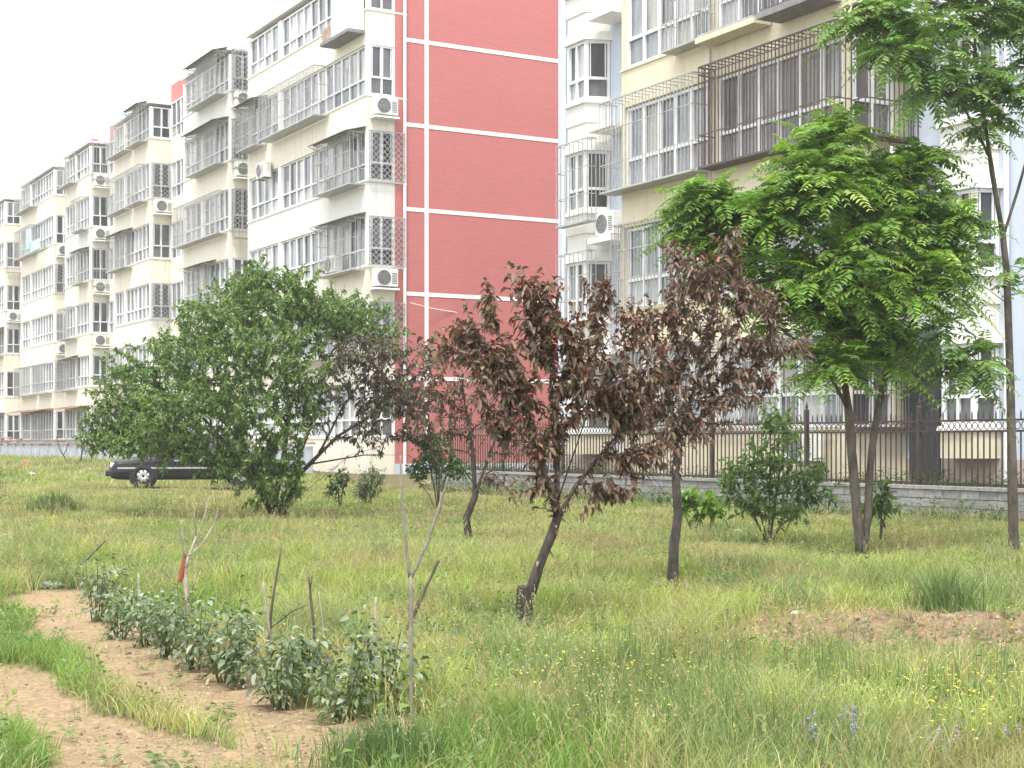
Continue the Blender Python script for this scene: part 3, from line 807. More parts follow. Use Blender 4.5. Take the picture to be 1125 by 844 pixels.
def wood(A, par, r, kids, base_r, name, mat, parent, base, flare=1.35, sides=7, rmin=.0, taper=0.0):
    """tubes along the skeleton, thickest child first; radii scaled so the trunk foot has base_r"""
    k = base_r / r[0]
    rr = np.maximum(r * (k if k > 0 else 1) ** (np.clip(r / r[0], 0, 1) ** .35), .0028)
    rr = rr * (1 + .16 * (vnoise(A[:, 2] * 9 + A[:, 0] * 5, A[:, 1] * 7, 3) - .5))
    if taper:
        Ln = np.zeros(len(A))
        for i in range(1, len(A)): Ln[i] = Ln[par[i]] + np.linalg.norm(A[i] - A[par[i]])
        rr = np.maximum(rr * (1 - taper * np.clip(Ln / (Ln.max() * .75), 0, 1)), .0028)
    mb = MB(); stack = [(0, -1)]
    while stack:
        i, pr = stack.pop()
        chain = [pr] if pr >= 0 else []
        while True:
            chain.append(i)
            if not kids[i]: break
            ks = sorted(kids[i], key=lambda c: -r[c])
            for c in ks[1:]: stack.append((c, i))
            i = ks[0]
        if len(chain) < 2: continue
        P = A[chain] - base
        rad = rr[chain].copy()
        if pr >= 0: rad[0] = min(rad[0], rad[1] * 1.35)
        elif flare:
            h = P[:, 2] - P[0, 2]; rad = rad * (1 + (flare - 1) * np.exp(-h / .18))
        if rad.max() < rmin: continue
        n = sides if rad[0] > .02 else (5 if rad[0] > .008 else 3)
        mb.tube([tuple(p) for p in P], list(rad), n)
    return mb.build(name, mat, parent, smooth=True)
def leaf_arrays(P, D, U, L, W, C, fold=.22, droop=.18):
    """9-vertex leaves: P base, D direction, U rough upward normal"""
    D = unit(D); S = unit(np.cross(D, U)); Nn = unit(np.cross(S, D)); L = L[:, None]; W = W[:, None]
    dn = np.array([0, 0, -1.0])
    m1 = P + D * L * .32 - Nn * W * 0; m2 = P + D * L * .70 + dn * L * droop * .45; t = P + D * L * .98 + dn * L * droop
    l1 = m1 + S * W * .47 + Nn * W * fold; r1 = m1 - S * W * .47 + Nn * W * fold
    l2 = m2 + S * W * .38 + Nn * W * fold * .8; r2 = m2 - S * W * .38 + Nn * W * fold * .8
    V = np.stack([P, l1, m1, r1, l2, m2, r2, t], 1).reshape(-1, 3)
    n = len(P); b = (np.arange(n) * 8)[:, None, None]
    T = np.array([[0, 2, 1], [0, 3, 2], [1, 2, 5], [1, 5, 4], [2, 3, 6], [2, 6, 5], [4, 5, 7], [5, 6, 7]])[None] + b
    return V, T.reshape(-1, 3), np.repeat(C, 8, 0)
def vary(rng, cols, n, amp=.25, probs=None):
    c = np.array(cols)[rng.choice(len(cols), n, p=probs)]
    return np.clip(c * (1 + rng.normal(size=(n, 1)) * amp * .6) * (1 + rng.normal(size=(n, 3)) * amp * .15), .008, .9)

def shoots(A, par, tips, rng, per, ln, spread, back=3):
    """leaf bases along the last bits of every twig"""
    P = []; D = []
    for t in tips:
        chain = [t]; i = t
        for _ in range(back):
            if par[i] < 0: break
            i = par[i]; chain.append(i)
        pts = A[chain[::-1]]
        d0 = unit(pts[-1] - pts[0]) if len(pts) > 1 else np.array([0, 0, 1.0])
        ext = pts[-1] + d0 * ln
        pts = np.vstack([pts, ext])
        seg = np.linalg.norm(np.diff(pts, axis=0), axis=1); cs = np.r_[0, np.cumsum(seg)]
        n = max(2, int(per * (.7 + .6 * rng.random())))
        u = rng.random(n) ** .8 * cs[-1]
        for k in range(n):
            j = min(np.searchsorted(cs, u[k], 'right') - 1, len(seg) - 1)
            f = (u[k] - cs[j]) / max(seg[j], 1e-6)
            p = pts[j] * (1 - f) + pts[j + 1] * f
            rnd = unit(rng.normal(size=3))
            P.append(p); D.append(unit(d0 * (1 - spread) + rnd * spread))
    return np.array(P), np.array(D)
def add_twigs(V, T, C, A, par, tips): pass

GREEN = [(.095, .165, .045), (.125, .205, .055), (.075, .135, .042), (.155, .235, .075)]
def leafy(parent, name, P, D, rng, L, W, cols, base, mat, droop=.2, up=None, probs=None, amp=.3, fold=.22):
    n = len(P); U = unit(np.tile([0, 0, 1.0], (n, 1)) + rng.normal(size=(n, 3)) * .55)
    C = vary(rng, cols, n, amp, probs)
    V, T, CC = leaf_arrays(P - base, D, U, L * (.5 + .85 * rng.random(n)), W * (.6 + .7 * rng.random(n)), C, fold, droop)
    return tri_mesh(name, V, T, CC, mat, parent)

# --- the broad green tree with its browner right side
def tree_green():
    rng = np.random.default_rng(21); Y = 26.6; b = np.array(at(302, 572, Y)); b[2] = gzs(b[0], b[1]) - .03
    root = thing('broad_tree', 'broad low green tree with many stems and dull brown right side, before the black car', 'tree', tuple(b))
    g = lambda px, py, d=0: tuple(at(px, py, Y + d))
    trunks = [[tuple(b), g(303, 545), g(312, 500), g(318, 450), g(310, 390)], [tuple(b + np.array([.10, 0, 0])), g(330, 520, -.3), g(370, 480, -.4), g(410, 455, -.5), g(445, 430, -.4)],
              [tuple(b + np.array([-.12, .05, 0])), g(280, 530), g(250, 490, .3), g(215, 450, .4), g(170, 430, .4)],
              [tuple(b + np.array([.14, .05, 0])), g(335, 540, .2), g(385, 500, .3), g(420, 490, .4)],
              [tuple(b + np.array([-.05, -.1, 0])), g(285, 535, -.4), g(265, 480, -.9), g(250, 420, -1.0)],
              [tuple(b + np.array([.03, .12, 0])), g(322, 520, .5), g(345, 460, .8), g(360, 400, .9)]]
    sp = [(300, 335, 60, 32, 0, 95), (240, 362, 52, 34, -.5, 85), (355, 360, 52, 36, .2, 80), (290, 392, 78, 45, -.8, 120), (195, 400, 50, 38, .3, 85), (150, 440, 46, 38, .2, 85),
          (215, 455, 62, 42, -.9, 110), (130, 472, 34, 28, .3, 45), (290, 465, 60, 42, -1.0, 90), (300, 520, 38, 34, -.6, 60), (390, 355, 42, 28, .8, 50), (270, 320, 36, 20, .4, 34), (325, 312, 24, 14, 0, 18), (280, 302, 12, 10, 0, 8),
          (190, 480, 40, 20, -.5, 40), (330, 430, 40, 35, -.6, 50), (140, 405, 22, 20, .3, 16), (420, 372, 26, 18, .6, 16), (235, 425, 50, 40, .9, 60), (345, 340, 50, 20, 0, 40), (150, 488, 40, 14, -.3, 40), (205, 497, 44, 13, -.7, 44), (250, 505, 30, 20, -.8, 34), (110, 480, 18, 16, .2, 16)]
    pts = clumps(rng, b, Y, sp)
    A, par, r, kids, tips = grow(trunks, pts, rng, .2, .006, 2.3, .5)
    wood(A, par, r, kids, .075, 'trunk', M['bark_dark'], root, b, taper=.5)
    P, D = shoots(A, par, tips, rng, 46, .28, .8)
    D = unit(D + np.array([0, 0, .1]))
    leafy(root, 'crown', P, D, rng, .085, .038, [(.125, .205, .055), (.165, .25, .07), (.09, .155, .045), (.215, .30, .10), (.27, .33, .15)], b, M['leaf'], .3, probs=[.3, .3, .2, .14, .06])
    # dull brown, thin foliage on the right
    sp2 = [(410, 392, 42, 22, -.5, 44), (380, 420, 36, 26, -.6, 26), (440, 410, 34, 32, -.4, 44), (455, 445, 30, 26, -.3, 36), (420, 445, 36, 24, -.5, 22), (400, 480, 46, 14, .3, 18), (455, 478, 26, 14, .2, 18), (385, 388, 28, 18, -.7, 20), (430, 430, 44, 40, -.3, 40), (400, 455, 34, 24, -.4, 20), (350, 440, 22, 30, -.6, 16)]
    p2 = clumps(rng, b, Y, sp2)
    br = [[tuple(b + np.array([.10, 0, 0])), g(330, 520, -.3), g(370, 480, -.4), g(410, 455, -.5), g(445, 430, -.4)], [g(345, 503, -.35), g(375, 450, -.6), g(400, 415, -.6)], [g(345, 505, -.3), g(400, 500, .2), g(450, 500, .2)]]
    A, par, r, kids, tips = grow(br, p2, rng, .2, .006, 2.3, .5)
    wood(A, par, r, kids, .045, 'bough', M['bark_dark'], root, b, flare=1, taper=.5)
    P, D = shoots(A, par, tips, rng, 22, .22, .8)
    o = leafy(root, 'crown', P, D, rng, .09, .038, [(.095, .080, .055), (.12, .10, .065), (.095, .115, .055), (.075, .062, .048), (.16, .145, .09)], b, M['leaf_purple'], .4)
    o['label'] = 'sparse dull purplish brown foliage on the right side of the tree'
tree_green()

PURPLE = [(.140, .085, .052), (.098, .064, .040), (.175, .112, .072), (.115, .112, .050), (.26, .20, .15), (.22, .08, .05)]
def plum(name, label, base_px, Y, trunks_px, specs, br, seed, per, extra=None, leafL=.064, leafW=.031, cols=PURPLE, probs=(.30, .24, .18, .14, .10, .04), ln=.16, stem_pts=None):
    rng = np.random.default_rng(seed); b = np.array(at(base_px[0], base_px[1], Y)); b[2] = gzs(b[0], b[1]) - .02
    root = thing(name, label, 'tree', tuple(b))
    trunks = []
    for i, tp in enumerate(trunks_px):
        q = [tuple(at(px, py, Y + d)) for px, py, d in tp]
        if i == 0: q[0] = tuple(b)
        trunks.append(q)
    pts = clumps(rng, b, Y, specs)
    A, par, r, kids, tips = grow(trunks, pts, rng, .10, .0032, 2.2, .9, min_h=b[2] + .35)
    wood(A, par, r, kids, br, 'trunk', M['bark_dark'], root, b, flare=1.2, sides=9, taper=.55)
    P, D = shoots(A, par, tips, rng, per, ln, .8, back=5)
    D = unit(D + np.array([0, 0, -.30]))
    leafy(root, 'crown', P, D, rng, leafL, leafW, cols, b, M['leaf_purple'], .35, probs=probs, amp=.4, fold=.3)
    if extra: extra(root, b, Y)
    return root
def stub(root, b, Y):
    mb = MB(); p0 = np.array(at(576, 690, Y - .02)) - b; p0[2] = -.02
    mb.tube([tuple(p0), tuple(np.array(at(574, 668, Y - .03)) - b), tuple(np.array(at(574, 644, Y - .05)) - b)], [.055, .048, .040], 9)
    mb.build('sawn_stub', M['bark_dark'], root, smooth=False)
plum('purple_plum_tree', 'leaning purple leaved plum tree with a sawn stub at its foot, nearest plum', (578, 692), 10.85,
     [[(578, 692, 0), (580, 660, 0), (592, 622, 0), (606, 588, 0), (612, 570, 0)], [(611, 572, 0), (603, 535, -.1), (590, 490, -.1), (572, 430, -.15), (550, 375, -.2), (540, 340, -.2)], [(612, 570, 0), (632, 535, .1), (660, 500, .15), (690, 465, .2), (715, 425, .2), (728, 395, .2)],
      [(609, 560, 0), (612, 500, .1), (612, 440, .1), (600, 370, .1), (580, 312, .1)], [(600, 520, -.1), (560, 460, -.35), (520, 400, -.4), (484, 378, -.4)], [(618, 556, 0), (640, 470, -.3), (655, 390, -.35), (668, 322, -.35)],
      [(612, 440, .1), (628, 390, .2), (610, 325, .2)], [(575, 435, -.15), (530, 400, .1), (512, 350, .15)], [(660, 500, .15), (700, 500, .2), (722, 480, .2)], [(690, 465, .2), (690, 420, .3), (686, 370, .3)]],
     [(586, 345, 14, 34, .1, 26), (576, 316, 6, 10, .1, 5), (607, 335, 8, 18, .2, 9), (622, 380, 22, 30, .1, 28), (516, 375, 16, 26, -.1, 22), (492, 383, 16, 8, -.35, 9), (545, 400, 20, 32, -.2, 26), (572, 425, 26, 32, -.1, 30), (628, 440, 30, 36, 0, 36), (672, 430, 26, 38, .1, 30),
      (656, 345, 9, 18, -.3, 10), (668, 322, 6, 8, -.3, 4), (694, 450, 26, 36, .2, 26), (555, 465, 24, 24, -.2, 16), (605, 485, 26, 28, 0, 18), (716, 415, 16, 34, .2, 18), (692, 508, 24, 18, .15, 16), (660, 540, 24, 10, .1, 12), (710, 498, 16, 14, .2, 10), (590, 540, 16, 24, -.05, 9), (590, 385, 18, 26, .1, 16), (645, 395, 20, 28, .2, 15), (538, 350, 9, 20, -.3, 9), (690, 380, 12, 22, .3, 10)],
     .042, 41, 20, stub)
plum('purple_plum_tree', 'purple leaved plum tree on a single straight trunk, left of the feathery tree', (739, 646), 14.0,
     [[(739, 646, 0), (740, 605, 0), (745, 565, 0), (742, 520, 0), (746, 480, 0)], [(745, 490, 0), (735, 430, .1), (720, 370, .2), (708, 335, .2)], [(746, 482, 0), (765, 420, -.1), (782, 350, -.2), (798, 272, -.2)], [(747, 485, 0), (800, 430, .2), (845, 390, .3), (880, 378, .3)],
      [(742, 570, 0), (722, 530, -.1), (700, 505, -.1)], [(735, 430, .1), (750, 360, .3), (742, 275, .3)], [(765, 420, -.1), (815, 350, .1), (838, 310, .1)]],
     [(742, 285, 7, 16, .2, 7), (755, 305, 12, 20, 0, 11), (776, 310, 18, 28, -.1, 20), (800, 272, 9, 16, -.1, 8), (815, 325, 22, 26, 0, 24), (845, 345, 16, 20, .2, 13), (740, 352, 24, 28, .1, 26), (708, 362, 18, 26, .2, 18), (780, 370, 32, 30, -.1, 38), (832, 385, 26, 20, .2, 24), (870, 381, 16, 10, .3, 9),
      (745, 410, 32, 30, 0, 34), (800, 425, 34, 24, .1, 34), (718, 448, 24, 28, .1, 22), (770, 460, 34, 20, 0, 26), (738, 482, 28, 12, 0, 14), (690, 350, 8, 16, .2, 6), (838, 422, 16, 12, .2, 9), (795, 300, 16, 20, 0, 10)],
     .048, 42, 20, leafL=.072, leafW=.033, cols=[(.150, .095, .065), (.11, .072, .050), (.19, .128, .092), (.12, .115, .060), (.28, .22, .17), (.25, .09, .06)])
plum('purple_plum_tree', 'small thin purple leaved plum tree farthest back, before the red end wall', (516, 596), 20.5,
     [[(516, 596, 0), (512, 570, 0), (522, 545, 0), (530, 520, 0)], [(521, 548, 0), (520, 500, .1), (512, 450, .1), (505, 415, .1)], [(528, 525, 0), (545, 480, 0), (560, 455, 0)], [(524, 540, 0), (505, 510, -.2), (490, 480, -.2)]],
     [(490, 420, 24, 26, 0, 26), (470, 390, 14, 12, .1, 10), (520, 440, 34, 30, 0, 34), (550, 460, 24, 24, 0, 20), (545, 528, 18, 8, .1, 10), (500, 470, 28, 22, 0, 18), (480, 440, 22, 28, .1, 16), (560, 500, 20, 16, .2, 8), (470, 460, 16, 40, .3, 16)],
     .050, 43, 9, leafL=.09, leafW=.038, cols=[(.12, .075, .05), (.10, .06, .045), (.12, .105, .05), (.10, .12, .05), (.17, .11, .08), (.2, .09, .06)])

# --- feathery trees with pinnate leaves
def pinnate(P0, D0, rng, Ln, pairs, lfL, lfW, cols, probs=None, sag=.72):
    """compound leaves: an arching stalk and paired leaflets; returns vertex, triangle, colour arrays"""
    n = len(P0); K = pairs
    Pb = []; Db = []; Ub = []; Lb = []; Wb = []; Cb = []; RV = []; RT = []; RC = []
    cl = vary(rng, cols, n, .22, probs)
    for i in range(n):
        L = Ln * (.7 + .5 * rng.random()); d = D0[i] / np.linalg.norm(D0[i])
        side = np.cross(d, [0, 0, 1.0]); side = side / max(np.linalg.norm(side), 1e-6)
        side = unit(side + rng.normal(size=3) * .15)
        sg = sag * (.6 + .7 * rng.random())
        ts = np.linspace(0, 1, 7)
        q = P0[i] + d * L * ts[:, None] + np.array([0, 0, -1.0]) * (sg * L * .75 * ts[:, None] ** 2)
        off = unit(np.cross(side, d)) * .0035
        b = len(RV) * 14
        RV.append(np.vstack([q + off, q - off])); RT.append(np.array([(j, j + 1, 8 + j) for j in range(6)] + [(j, 8 + j, 7 + j) for j in range(6)]) + b); RC.append(np.tile(cl[i] * np.array([1.2, 1, .9]), (14, 1)))
        for j in range(K):
            u = .22 + .76 * j / (K - 1)
            p = P0[i] + d * L * u + np.array([0, 0, -1.0]) * (sg * L * .75 * u * u)
            tg = unit(d * 1.0 + np.array([0, 0, -1.0]) * sg * 1.5 * u)
            for s in (1, -1):
                Pb.append(p); Db.append(unit(side * s * .9 + tg * .42 + rng.normal(size=3) * .10)); Ub.append(unit(np.cross(side, tg) * 1.0 + rng.normal(size=3) * .25))
                sc = (.55 + .55 * math.sin(math.pi * min(u + .08, 1) ** .9)); Lb.append(lfL * sc); Wb.append(lfW * sc); Cb.append(cl[i] * (.88 + .24 * rng.random()))
    Ub = np.array(Ub); Ub[Ub[:, 2] < 0] *= -1
    V, T, C = leaf_arrays(np.array(Pb), np.array(Db), Ub, np.array(Lb), np.array(Wb), np.array(Cb), .12, .22)
    RV = np.concatenate(RV); RT = np.concatenate(RT) + len(V); RC = np.concatenate(RC)
    return np.concatenate([V, RV]), np.concatenate([T, RT]), np.concatenate([C, RC])
def feather_tree(label, base_px, Y, trunks_px, specs, br, seed, per, cols, Ln=.62, stems_r=None, probs=None):
    rng = np.random.default_rng(seed); b = np.array(at(base_px[0], base_px[1], Y)); b[2] = gzs(b[0], b[1]) - .02
    root = thing('feather_leaved_tree', label, 'tree', tuple(b))
    pts = clumps(rng, b, Y, specs)
    groups = []; used = np.zeros(len(pts), bool)
    trunks = []
    for i, tp in enumerate(trunks_px):
        q = [tuple(at(px, py, Y + d)) for px, py, d in tp]
        if i == 0: q[0] = tuple(b)
        elif abs(tp[0][1] - base_px[1]) < 4: q[0] = (q[0][0], q[0][1], b[2])
        trunks.append(q)
    A, par, r, kids, tips = grow(trunks, pts, rng, .16, .007, 2.3, .7, min_h=b[2] + 1.0)
    wood(A, par, r, kids, br, 'trunk', M['bark'], root, b, flare=1.15, sides=10, taper=.6)
    P = []; D = []
    for t in tips:
        d0 = unit(A[t] - A[par[par[t]]]); n = int(per * (.75 + .5 * rng.random()))
        ph = rng.random() * 6.28
        for k in range(n):
            a = ph + k * 2.4; el = rng.uniform(-.30, .95)
            d = np.array([math.cos(a) * math.cos(el), math.sin(a) * math.cos(el), math.sin(el)])
            P.append(A[t] - d0 * .05 * k * .35); D.append(unit(d + d0 * .45))
    V, T, C = pinnate(np.array(P) - b, np.array(D), rng, Ln, 10, .115, .036, cols, probs)
    tri_mesh('crown', V, T, C, M['leaf'], root)
    return root
FEATHER = [(.155, .285, .038), (.115, .22, .036), (.22, .365, .055), (.085, .16, .036), (.30, .43, .09)]
feather_tree('bright green feathery tree with two trunks joined at the ground, standing before the iron fence', (948, 614), 17.6,
             [[(944, 614, 0), (942, 570, 0), (936, 500, 0), (932, 450, 0), (925, 400, 0), (905, 330, -.1), (890, 260, -.1)], [(952, 614, .05), (953, 570, 0), (957, 500, 0), (966, 440, .1), (980, 390, .15), (985, 330, .2), (965, 240, .2)],
              [(932, 450, 0), (905, 400, -.3), (880, 370, -.4)], [(978, 395, .15), (1010, 340, .1), (1035, 290, 0)], [(915, 360, -.1), (860, 290, .1), (800, 240, .1)]],
             [(772, 218, 26, 20, 0, 9), (765, 250, 22, 24, .2, 6), (815, 245, 36, 30, .1, 14), (800, 285, 34, 20, .1, 8), (1050, 245, 20, 26, .2, 7), (770, 262, 18, 16, .2, 4), (850, 235, 40, 34, -.2, 14), (890, 170, 26, 24, -.2, 9), (920, 145, 28, 16, 0, 7), (905, 205, 50, 36, -.3, 20), (965, 185, 46, 26, .2, 15), (1010, 175, 26, 18, .3, 6), (960, 240, 60, 40, .1, 24), (1020, 235, 34, 36, .2, 13), (1045, 280, 24, 30, .1, 8),
              (870, 295, 50, 36, -.2, 18), (930, 305, 60, 40, -.4, 22), (1000, 305, 46, 34, -.2, 15), (1030, 330, 24, 22, .1, 5), (890, 350, 42, 34, .1, 14), (950, 365, 44, 30, .2, 15), (915, 400, 30, 26, -.3, 8), (840, 330, 30, 30, .2, 7), (960, 400, 36, 20, .3, 6)],
             .080, 61, 10, FEATHER, .58, probs=[.32, .27, .19, .14, .08])
feather_tree('tall slender feathery tree with a bare thin trunk at the right edge', (1114, 612), 18.0,
             [[(1114, 612, 0), (1112, 520, 0), (1110, 420, 0), (1106, 300, 0), (1102, 260, 0), (1090, 190, 0), (1080, 120, 0), (1070, 40, 0), (1065, -60, 0)], [(1106, 262, 0), (1118, 210, .1), (1135, 150, .2), (1150, 60, .2)], [(1088, 180, 0), (1060, 120, -.3), (1020, 70, -.5)], [(1104, 330, 0), (1075, 310, -.4), (1050, 350, -.5)]],
             [(960, 15, 30, 20, -.5, 7), (1000, 30, 40, 26, -.5, 9), (1050, 20, 44, 34, 0, 13), (1100, 25, 40, 34, .2, 11), (1010, 85, 38, 24, -.5, 7), (1060, 90, 40, 30, -.2, 10), (1100, 105, 30, 36, .1, 9), (1040, -50, 70, 40, 0, 18), (1130, -20, 40, 50, .2, 12), (980, 60, 24, 20, -.6, 5), (1150, 80, 30, 50, .3, 9), (1085, 140, 24, 20, 0, 5),
              (1060, 385, 26, 18, -.5, 5), (1070, 410, 24, 16, -.5, 4), (1045, 370, 14, 14, -.5, 2), (1125, 330, 16, 40, .1, 3), (930, 25, 14, 12, -.6, 2)],
             .062, 62, 7, [(.12, .225, .048), (.09, .17, .044), (.165, .285, .065), (.22, .34, .10)], .56)

# --- bushes
def bush(name, label, base_px, Y, specs, seed, per, L, W, cols, nst=5, br=.02, droop=.25, cat='bush', mat=None, ln=.12, group=None, spread=.75):
    rng = np.random.default_rng(seed); b = np.array(at(base_px[0], base_px[1], Y)); b[2] = gzs(b[0], b[1]) - .02
    root = thing(name, label, cat, tuple(b), group=group)
    pts = clumps(rng, b, Y, specs); c = pts.mean(0)
    trunks = []
    for i in range(nst):
        p = pts[rng.integers(len(pts))]; st = b + np.array([rng.normal() * .05, rng.normal() * .05, 0])
        if i == 0: st = b
        trunks.append([tuple(st), tuple(b * .55 + p * .45 + np.array([0, 0, .1])), tuple(p)])
    A, par, r, kids, tips = grow(trunks, pts, rng, .12, .003, 2.2, .6, min_h=b[2] + .1)
    wood(A, par, r, kids, br, 'stems', M['bark'], root, b, flare=1.0, sides=5)
    P, D = shoots(A, par, tips, rng, per, ln, spread)
    leafy(root, 'foliage', P, unit(D + np.array([0, 0, .1])), rng, L, W, cols, b, mat or M['leaf'], droop)
    return root
bush('leafy_bush', 'tall loose green bush with many stems beside the feathery tree, in front of the fence', (845, 600), 19.9,
     [(850, 510, 40, 30, 0, 60), (820, 535, 34, 24, 0, 44), (885, 540, 36, 24, .2, 50), (860, 475, 26, 22, .1, 30), (845, 560, 44, 16, 0, 36), (805, 520, 18, 14, .2, 14), (900, 520, 14, 12, .2, 10), (850, 458, 14, 10, .1, 8)], 71, 11, .10, .042, GREEN, 8, .03)
bush('leafy_bush', 'low green shrub before the red end wall, left of the small plum', (482, 540), 27.0,
     [(480, 500, 22, 24, 0, 40), (500, 515, 16, 16, 0, 22), (462, 515, 14, 16, 0, 20), (470, 480, 16, 14, 0, 18)], 72, 11, .12, .05, [(.08, .15, .05), (.10, .18, .055), (.07, .11, .045)], 6, .03)
bush('leafy_bush', 'small fine leaved grey green bush right of the broad tree', (404, 555), 31.0,
     [(405, 532, 18, 16, 0, 60), (398, 540, 14, 10, 0, 30), (412, 522, 10, 10, 0, 20)], 73, 12, .10, .022, [(.14, .17, .09), (.17, .20, .11), (.10, .13, .07)], 8, .02)
bush('sapling', 'small dark green sapling between the broad tree and the grey green bush', (373, 558), 30.0,
     [(373, 528, 12, 10, 0, 18), (368, 540, 10, 7, 0, 10)], 74, 10, .11, .05, [(.07, .11, .045), (.09, .14, .05)], 2, .02, cat='sapling')
bush('sapling', 'little green sapling just right of the twin trunks', (966, 590), 18.6,
     [(970, 545, 10, 14, 0, 12), (962, 560, 8, 9, 0, 8), (976, 558, 8, 8, 0, 6)], 75, 9, .11, .05, GREEN, 2, .015, cat='sapling')
bush('broad_leaved_plant', 'bright yellow green broad leaved plant at the foot of the block wall', (762, 572), 21.5,
     [(752, 552, 12, 8, 0, 16), (772, 555, 14, 8, 0, 18), (785, 562, 10, 6, 0, 10)], 76, 7, .16, .085, [(.19, .31, .05), (.15, .26, .05), (.24, .36, .09)], 4, .015, cat='plant')
bush('dry_bush', 'bare dark twiggy shrub at the left edge', (-4, 566), 28.0, [(0, 535, 10, 22, 0, 40), (-14, 540, 12, 20, 0, 30)], 77, 3, .07, .02, [(.13, .10, .08), (.16, .13, .1)], 6, .02)
# ------------------------------------------------------------------ bed plants, sticks, litter, car
BEDG = 'leafy vegetable plants in a row along the dirt path'
def bed_plant(label, px, py, hpx, wpx, seed):
    rng = np.random.default_rng(seed); x, y = gxy(px, py); z = gzs(x, y) - .01; b = np.array([x, y, z]); k = y / F_PX
    h, w = hpx * k * (.78 + .36 * rng.random()), wpx * k * .5 * (.75 + .35 * rng.random())
    root = thing('vegetable_plant', label, 'plant', tuple(b), group=BEDG)
    sm = MB(); P = []; D = []; L = []
    ns = rng.integers(9, 13)
    for i in range(ns):
        a = rng.random() * 6.28; rr = w * (.25 + .85 * rng.random()); hh = h * (.42 + .66 * rng.random() ** .8)
        tip = np.array([math.cos(a) * rr, math.sin(a) * rr, hh])
        st = np.array([math.cos(a) * .03, math.sin(a) * .03, 0]); mid = (st + tip) / 2 + np.array([0, 0, hh * .18])
        ts = np.linspace(0, 1, 6)[:, None]; c = (1 - ts) ** 2 * st + 2 * ts * (1 - ts) * mid + ts ** 2 * tip
        sm.tube([tuple(q) for q in c], list(np.linspace(.0055, .003, 6)), 5)
        for j in range(1, 6):
            for m_ in range(rng.integers(6, 12)):
                d = unit(np.array([math.cos(a), math.sin(a), 0]) * .35 + rng.normal(size=3) * np.array([.8, .8, .45]) + np.array([0, 0, .10]))
                stem = .015 + .075 * rng.random(); p = c[j] + d * stem
                P.append(p); D.append(unit(d + np.array([0, 0, -.12]))); L.append(1.0 if j > 2 else .8)
    sm.build('stems', plain('green stalks', (.14, .16, .07), .6, .3, var=.3), root, smooth=True) if 'stalk' not in M else sm.build('stems', M['stalk'], root, smooth=True)
    P = np.array(P); D = np.array(D); n = len(P)
    C = vary(rng, [(.14, .195, .10), (.19, .235, .145), (.11, .16, .07), (.27, .31, .22), (.085, .14, .045)], n, .25)
    U = unit(np.tile([0, 0, 1.0], (n, 1)) + rng.normal(size=(n, 3)) * .4)
    Lf = np.array(L) * (.024 + .036 * rng.random(n))
    V, T, CC = leaf_arrays(P, D, U, Lf, Lf * (.50 + .15 * rng.random(n)), C, .16, .3)
    tri_mesh('foliage', V, T, CC, M['leaf_bed'], root)
M['stalk'] = plain('green stalks', (.14, .16, .07), .6, .3, var=.3)
M['leaf_bed'] = leaf_mat('grey green leaves', .25, .5, .4)
for i, (lab, px, py, h, w) in enumerate([
    ('leafy plant at the far end of the row, beside the slanting dark stick', 106, 684, 64, 56),
    ('leafy grey green vegetable plant second from the far end of the row', 132, 700, 46, 50),
    ('low leafy plant at the foot of the pale thin stake', 160, 708, 60, 56),
    ('leafy plant in the row just left of the dead shrub', 186, 722, 66, 60),
    ('leafy plant in the row directly before the dead shrub', 214, 734, 70, 58),
    ('leafy plant in the middle of the row, right of the dead shrub', 246, 745, 74, 62),
    ('leafy plant in the row left of the tall twiggy stick', 272, 750, 72, 52),
    ('leafy plant at the foot of the tall twiggy stick', 308, 772, 80, 66),
    ('leafy plant in the row at the foot of the upright brown stick', 338, 764, 70, 56),
    ('large leafy plant in the row in front of the pale bamboo stake', 374, 788, 86, 78),
    ('large leafy plant at the near end of the row by the tall forked pole', 418, 784, 88, 70)]):
    bed_plant(lab, px, py, h, w, 100 + i)

def stick(name, label, cat, base_px, lines, mat, sides=6, extra=None):
    x, y = gxy(*base_px); b = np.array([x, y, gzs(x, y) - .03]); root = None
    mb = MB()
    for ln in lines:
        pts = []; rad = []
        for (px, py, d, r) in ln: pts.append(tuple(np.array(at(px, py, y + d)) - b)); rad.append(r * y / F_PX)
        if abs(ln[0][1] - base_px[1]) < 2: pts[0] = (pts[0][0], pts[0][1], 0)
        # add knots so the stick is not ruler straight
        P2 = []; R2 = []
        rr = random.Random(int(abs(pts[-1][2]) * 1000) + len(ln))
        for i in range(len(pts) - 1):
            n = 5
            for j in range(n):
                t = j / n; q = [pts[i][k] * (1 - t) + pts[i + 1][k] * t for k in range(3)]
                jj = 0 if (i == 0 and j == 0) else rad[i] * .35
                P2.append((q[0] + rr.uniform(-jj, jj), q[1] + rr.uniform(-jj, jj), q[2])); R2.append((rad[i] * (1 - t) + rad[i + 1] * t) * rr.uniform(.9, 1.12))
        P2.append(pts[-1]); R2.append(rad[-1]); mb.tube(P2, R2, sides)
    if extra:
        root = thing(name, label, cat, tuple(b)); mb.build('stem', mat, root, smooth=True); extra(root, b, y); return root
    o = mb.build(name, mat, None, smooth=True, loc=tuple(b)); tag(o, label, cat); return o
stick('forked_pole', 'tall pale forked pole standing at the near end of the plant row', 'pole', (453, 800),
      [[(453, 800, 0, 2.2), (452, 720, 0, 2.3), (451, 632, 0, 2.5)], [(450, 634, 0, 2.0), (446, 600, -.02, 1.7), (441, 540, -.03, 1.3), (440, 500, -.03, .9)], [(452, 634, 0, 2.1), (470, 595, .03, 1.9), (489, 538, .06, 1.6), (492, 524, .06, 1.2)]], M['pole'])
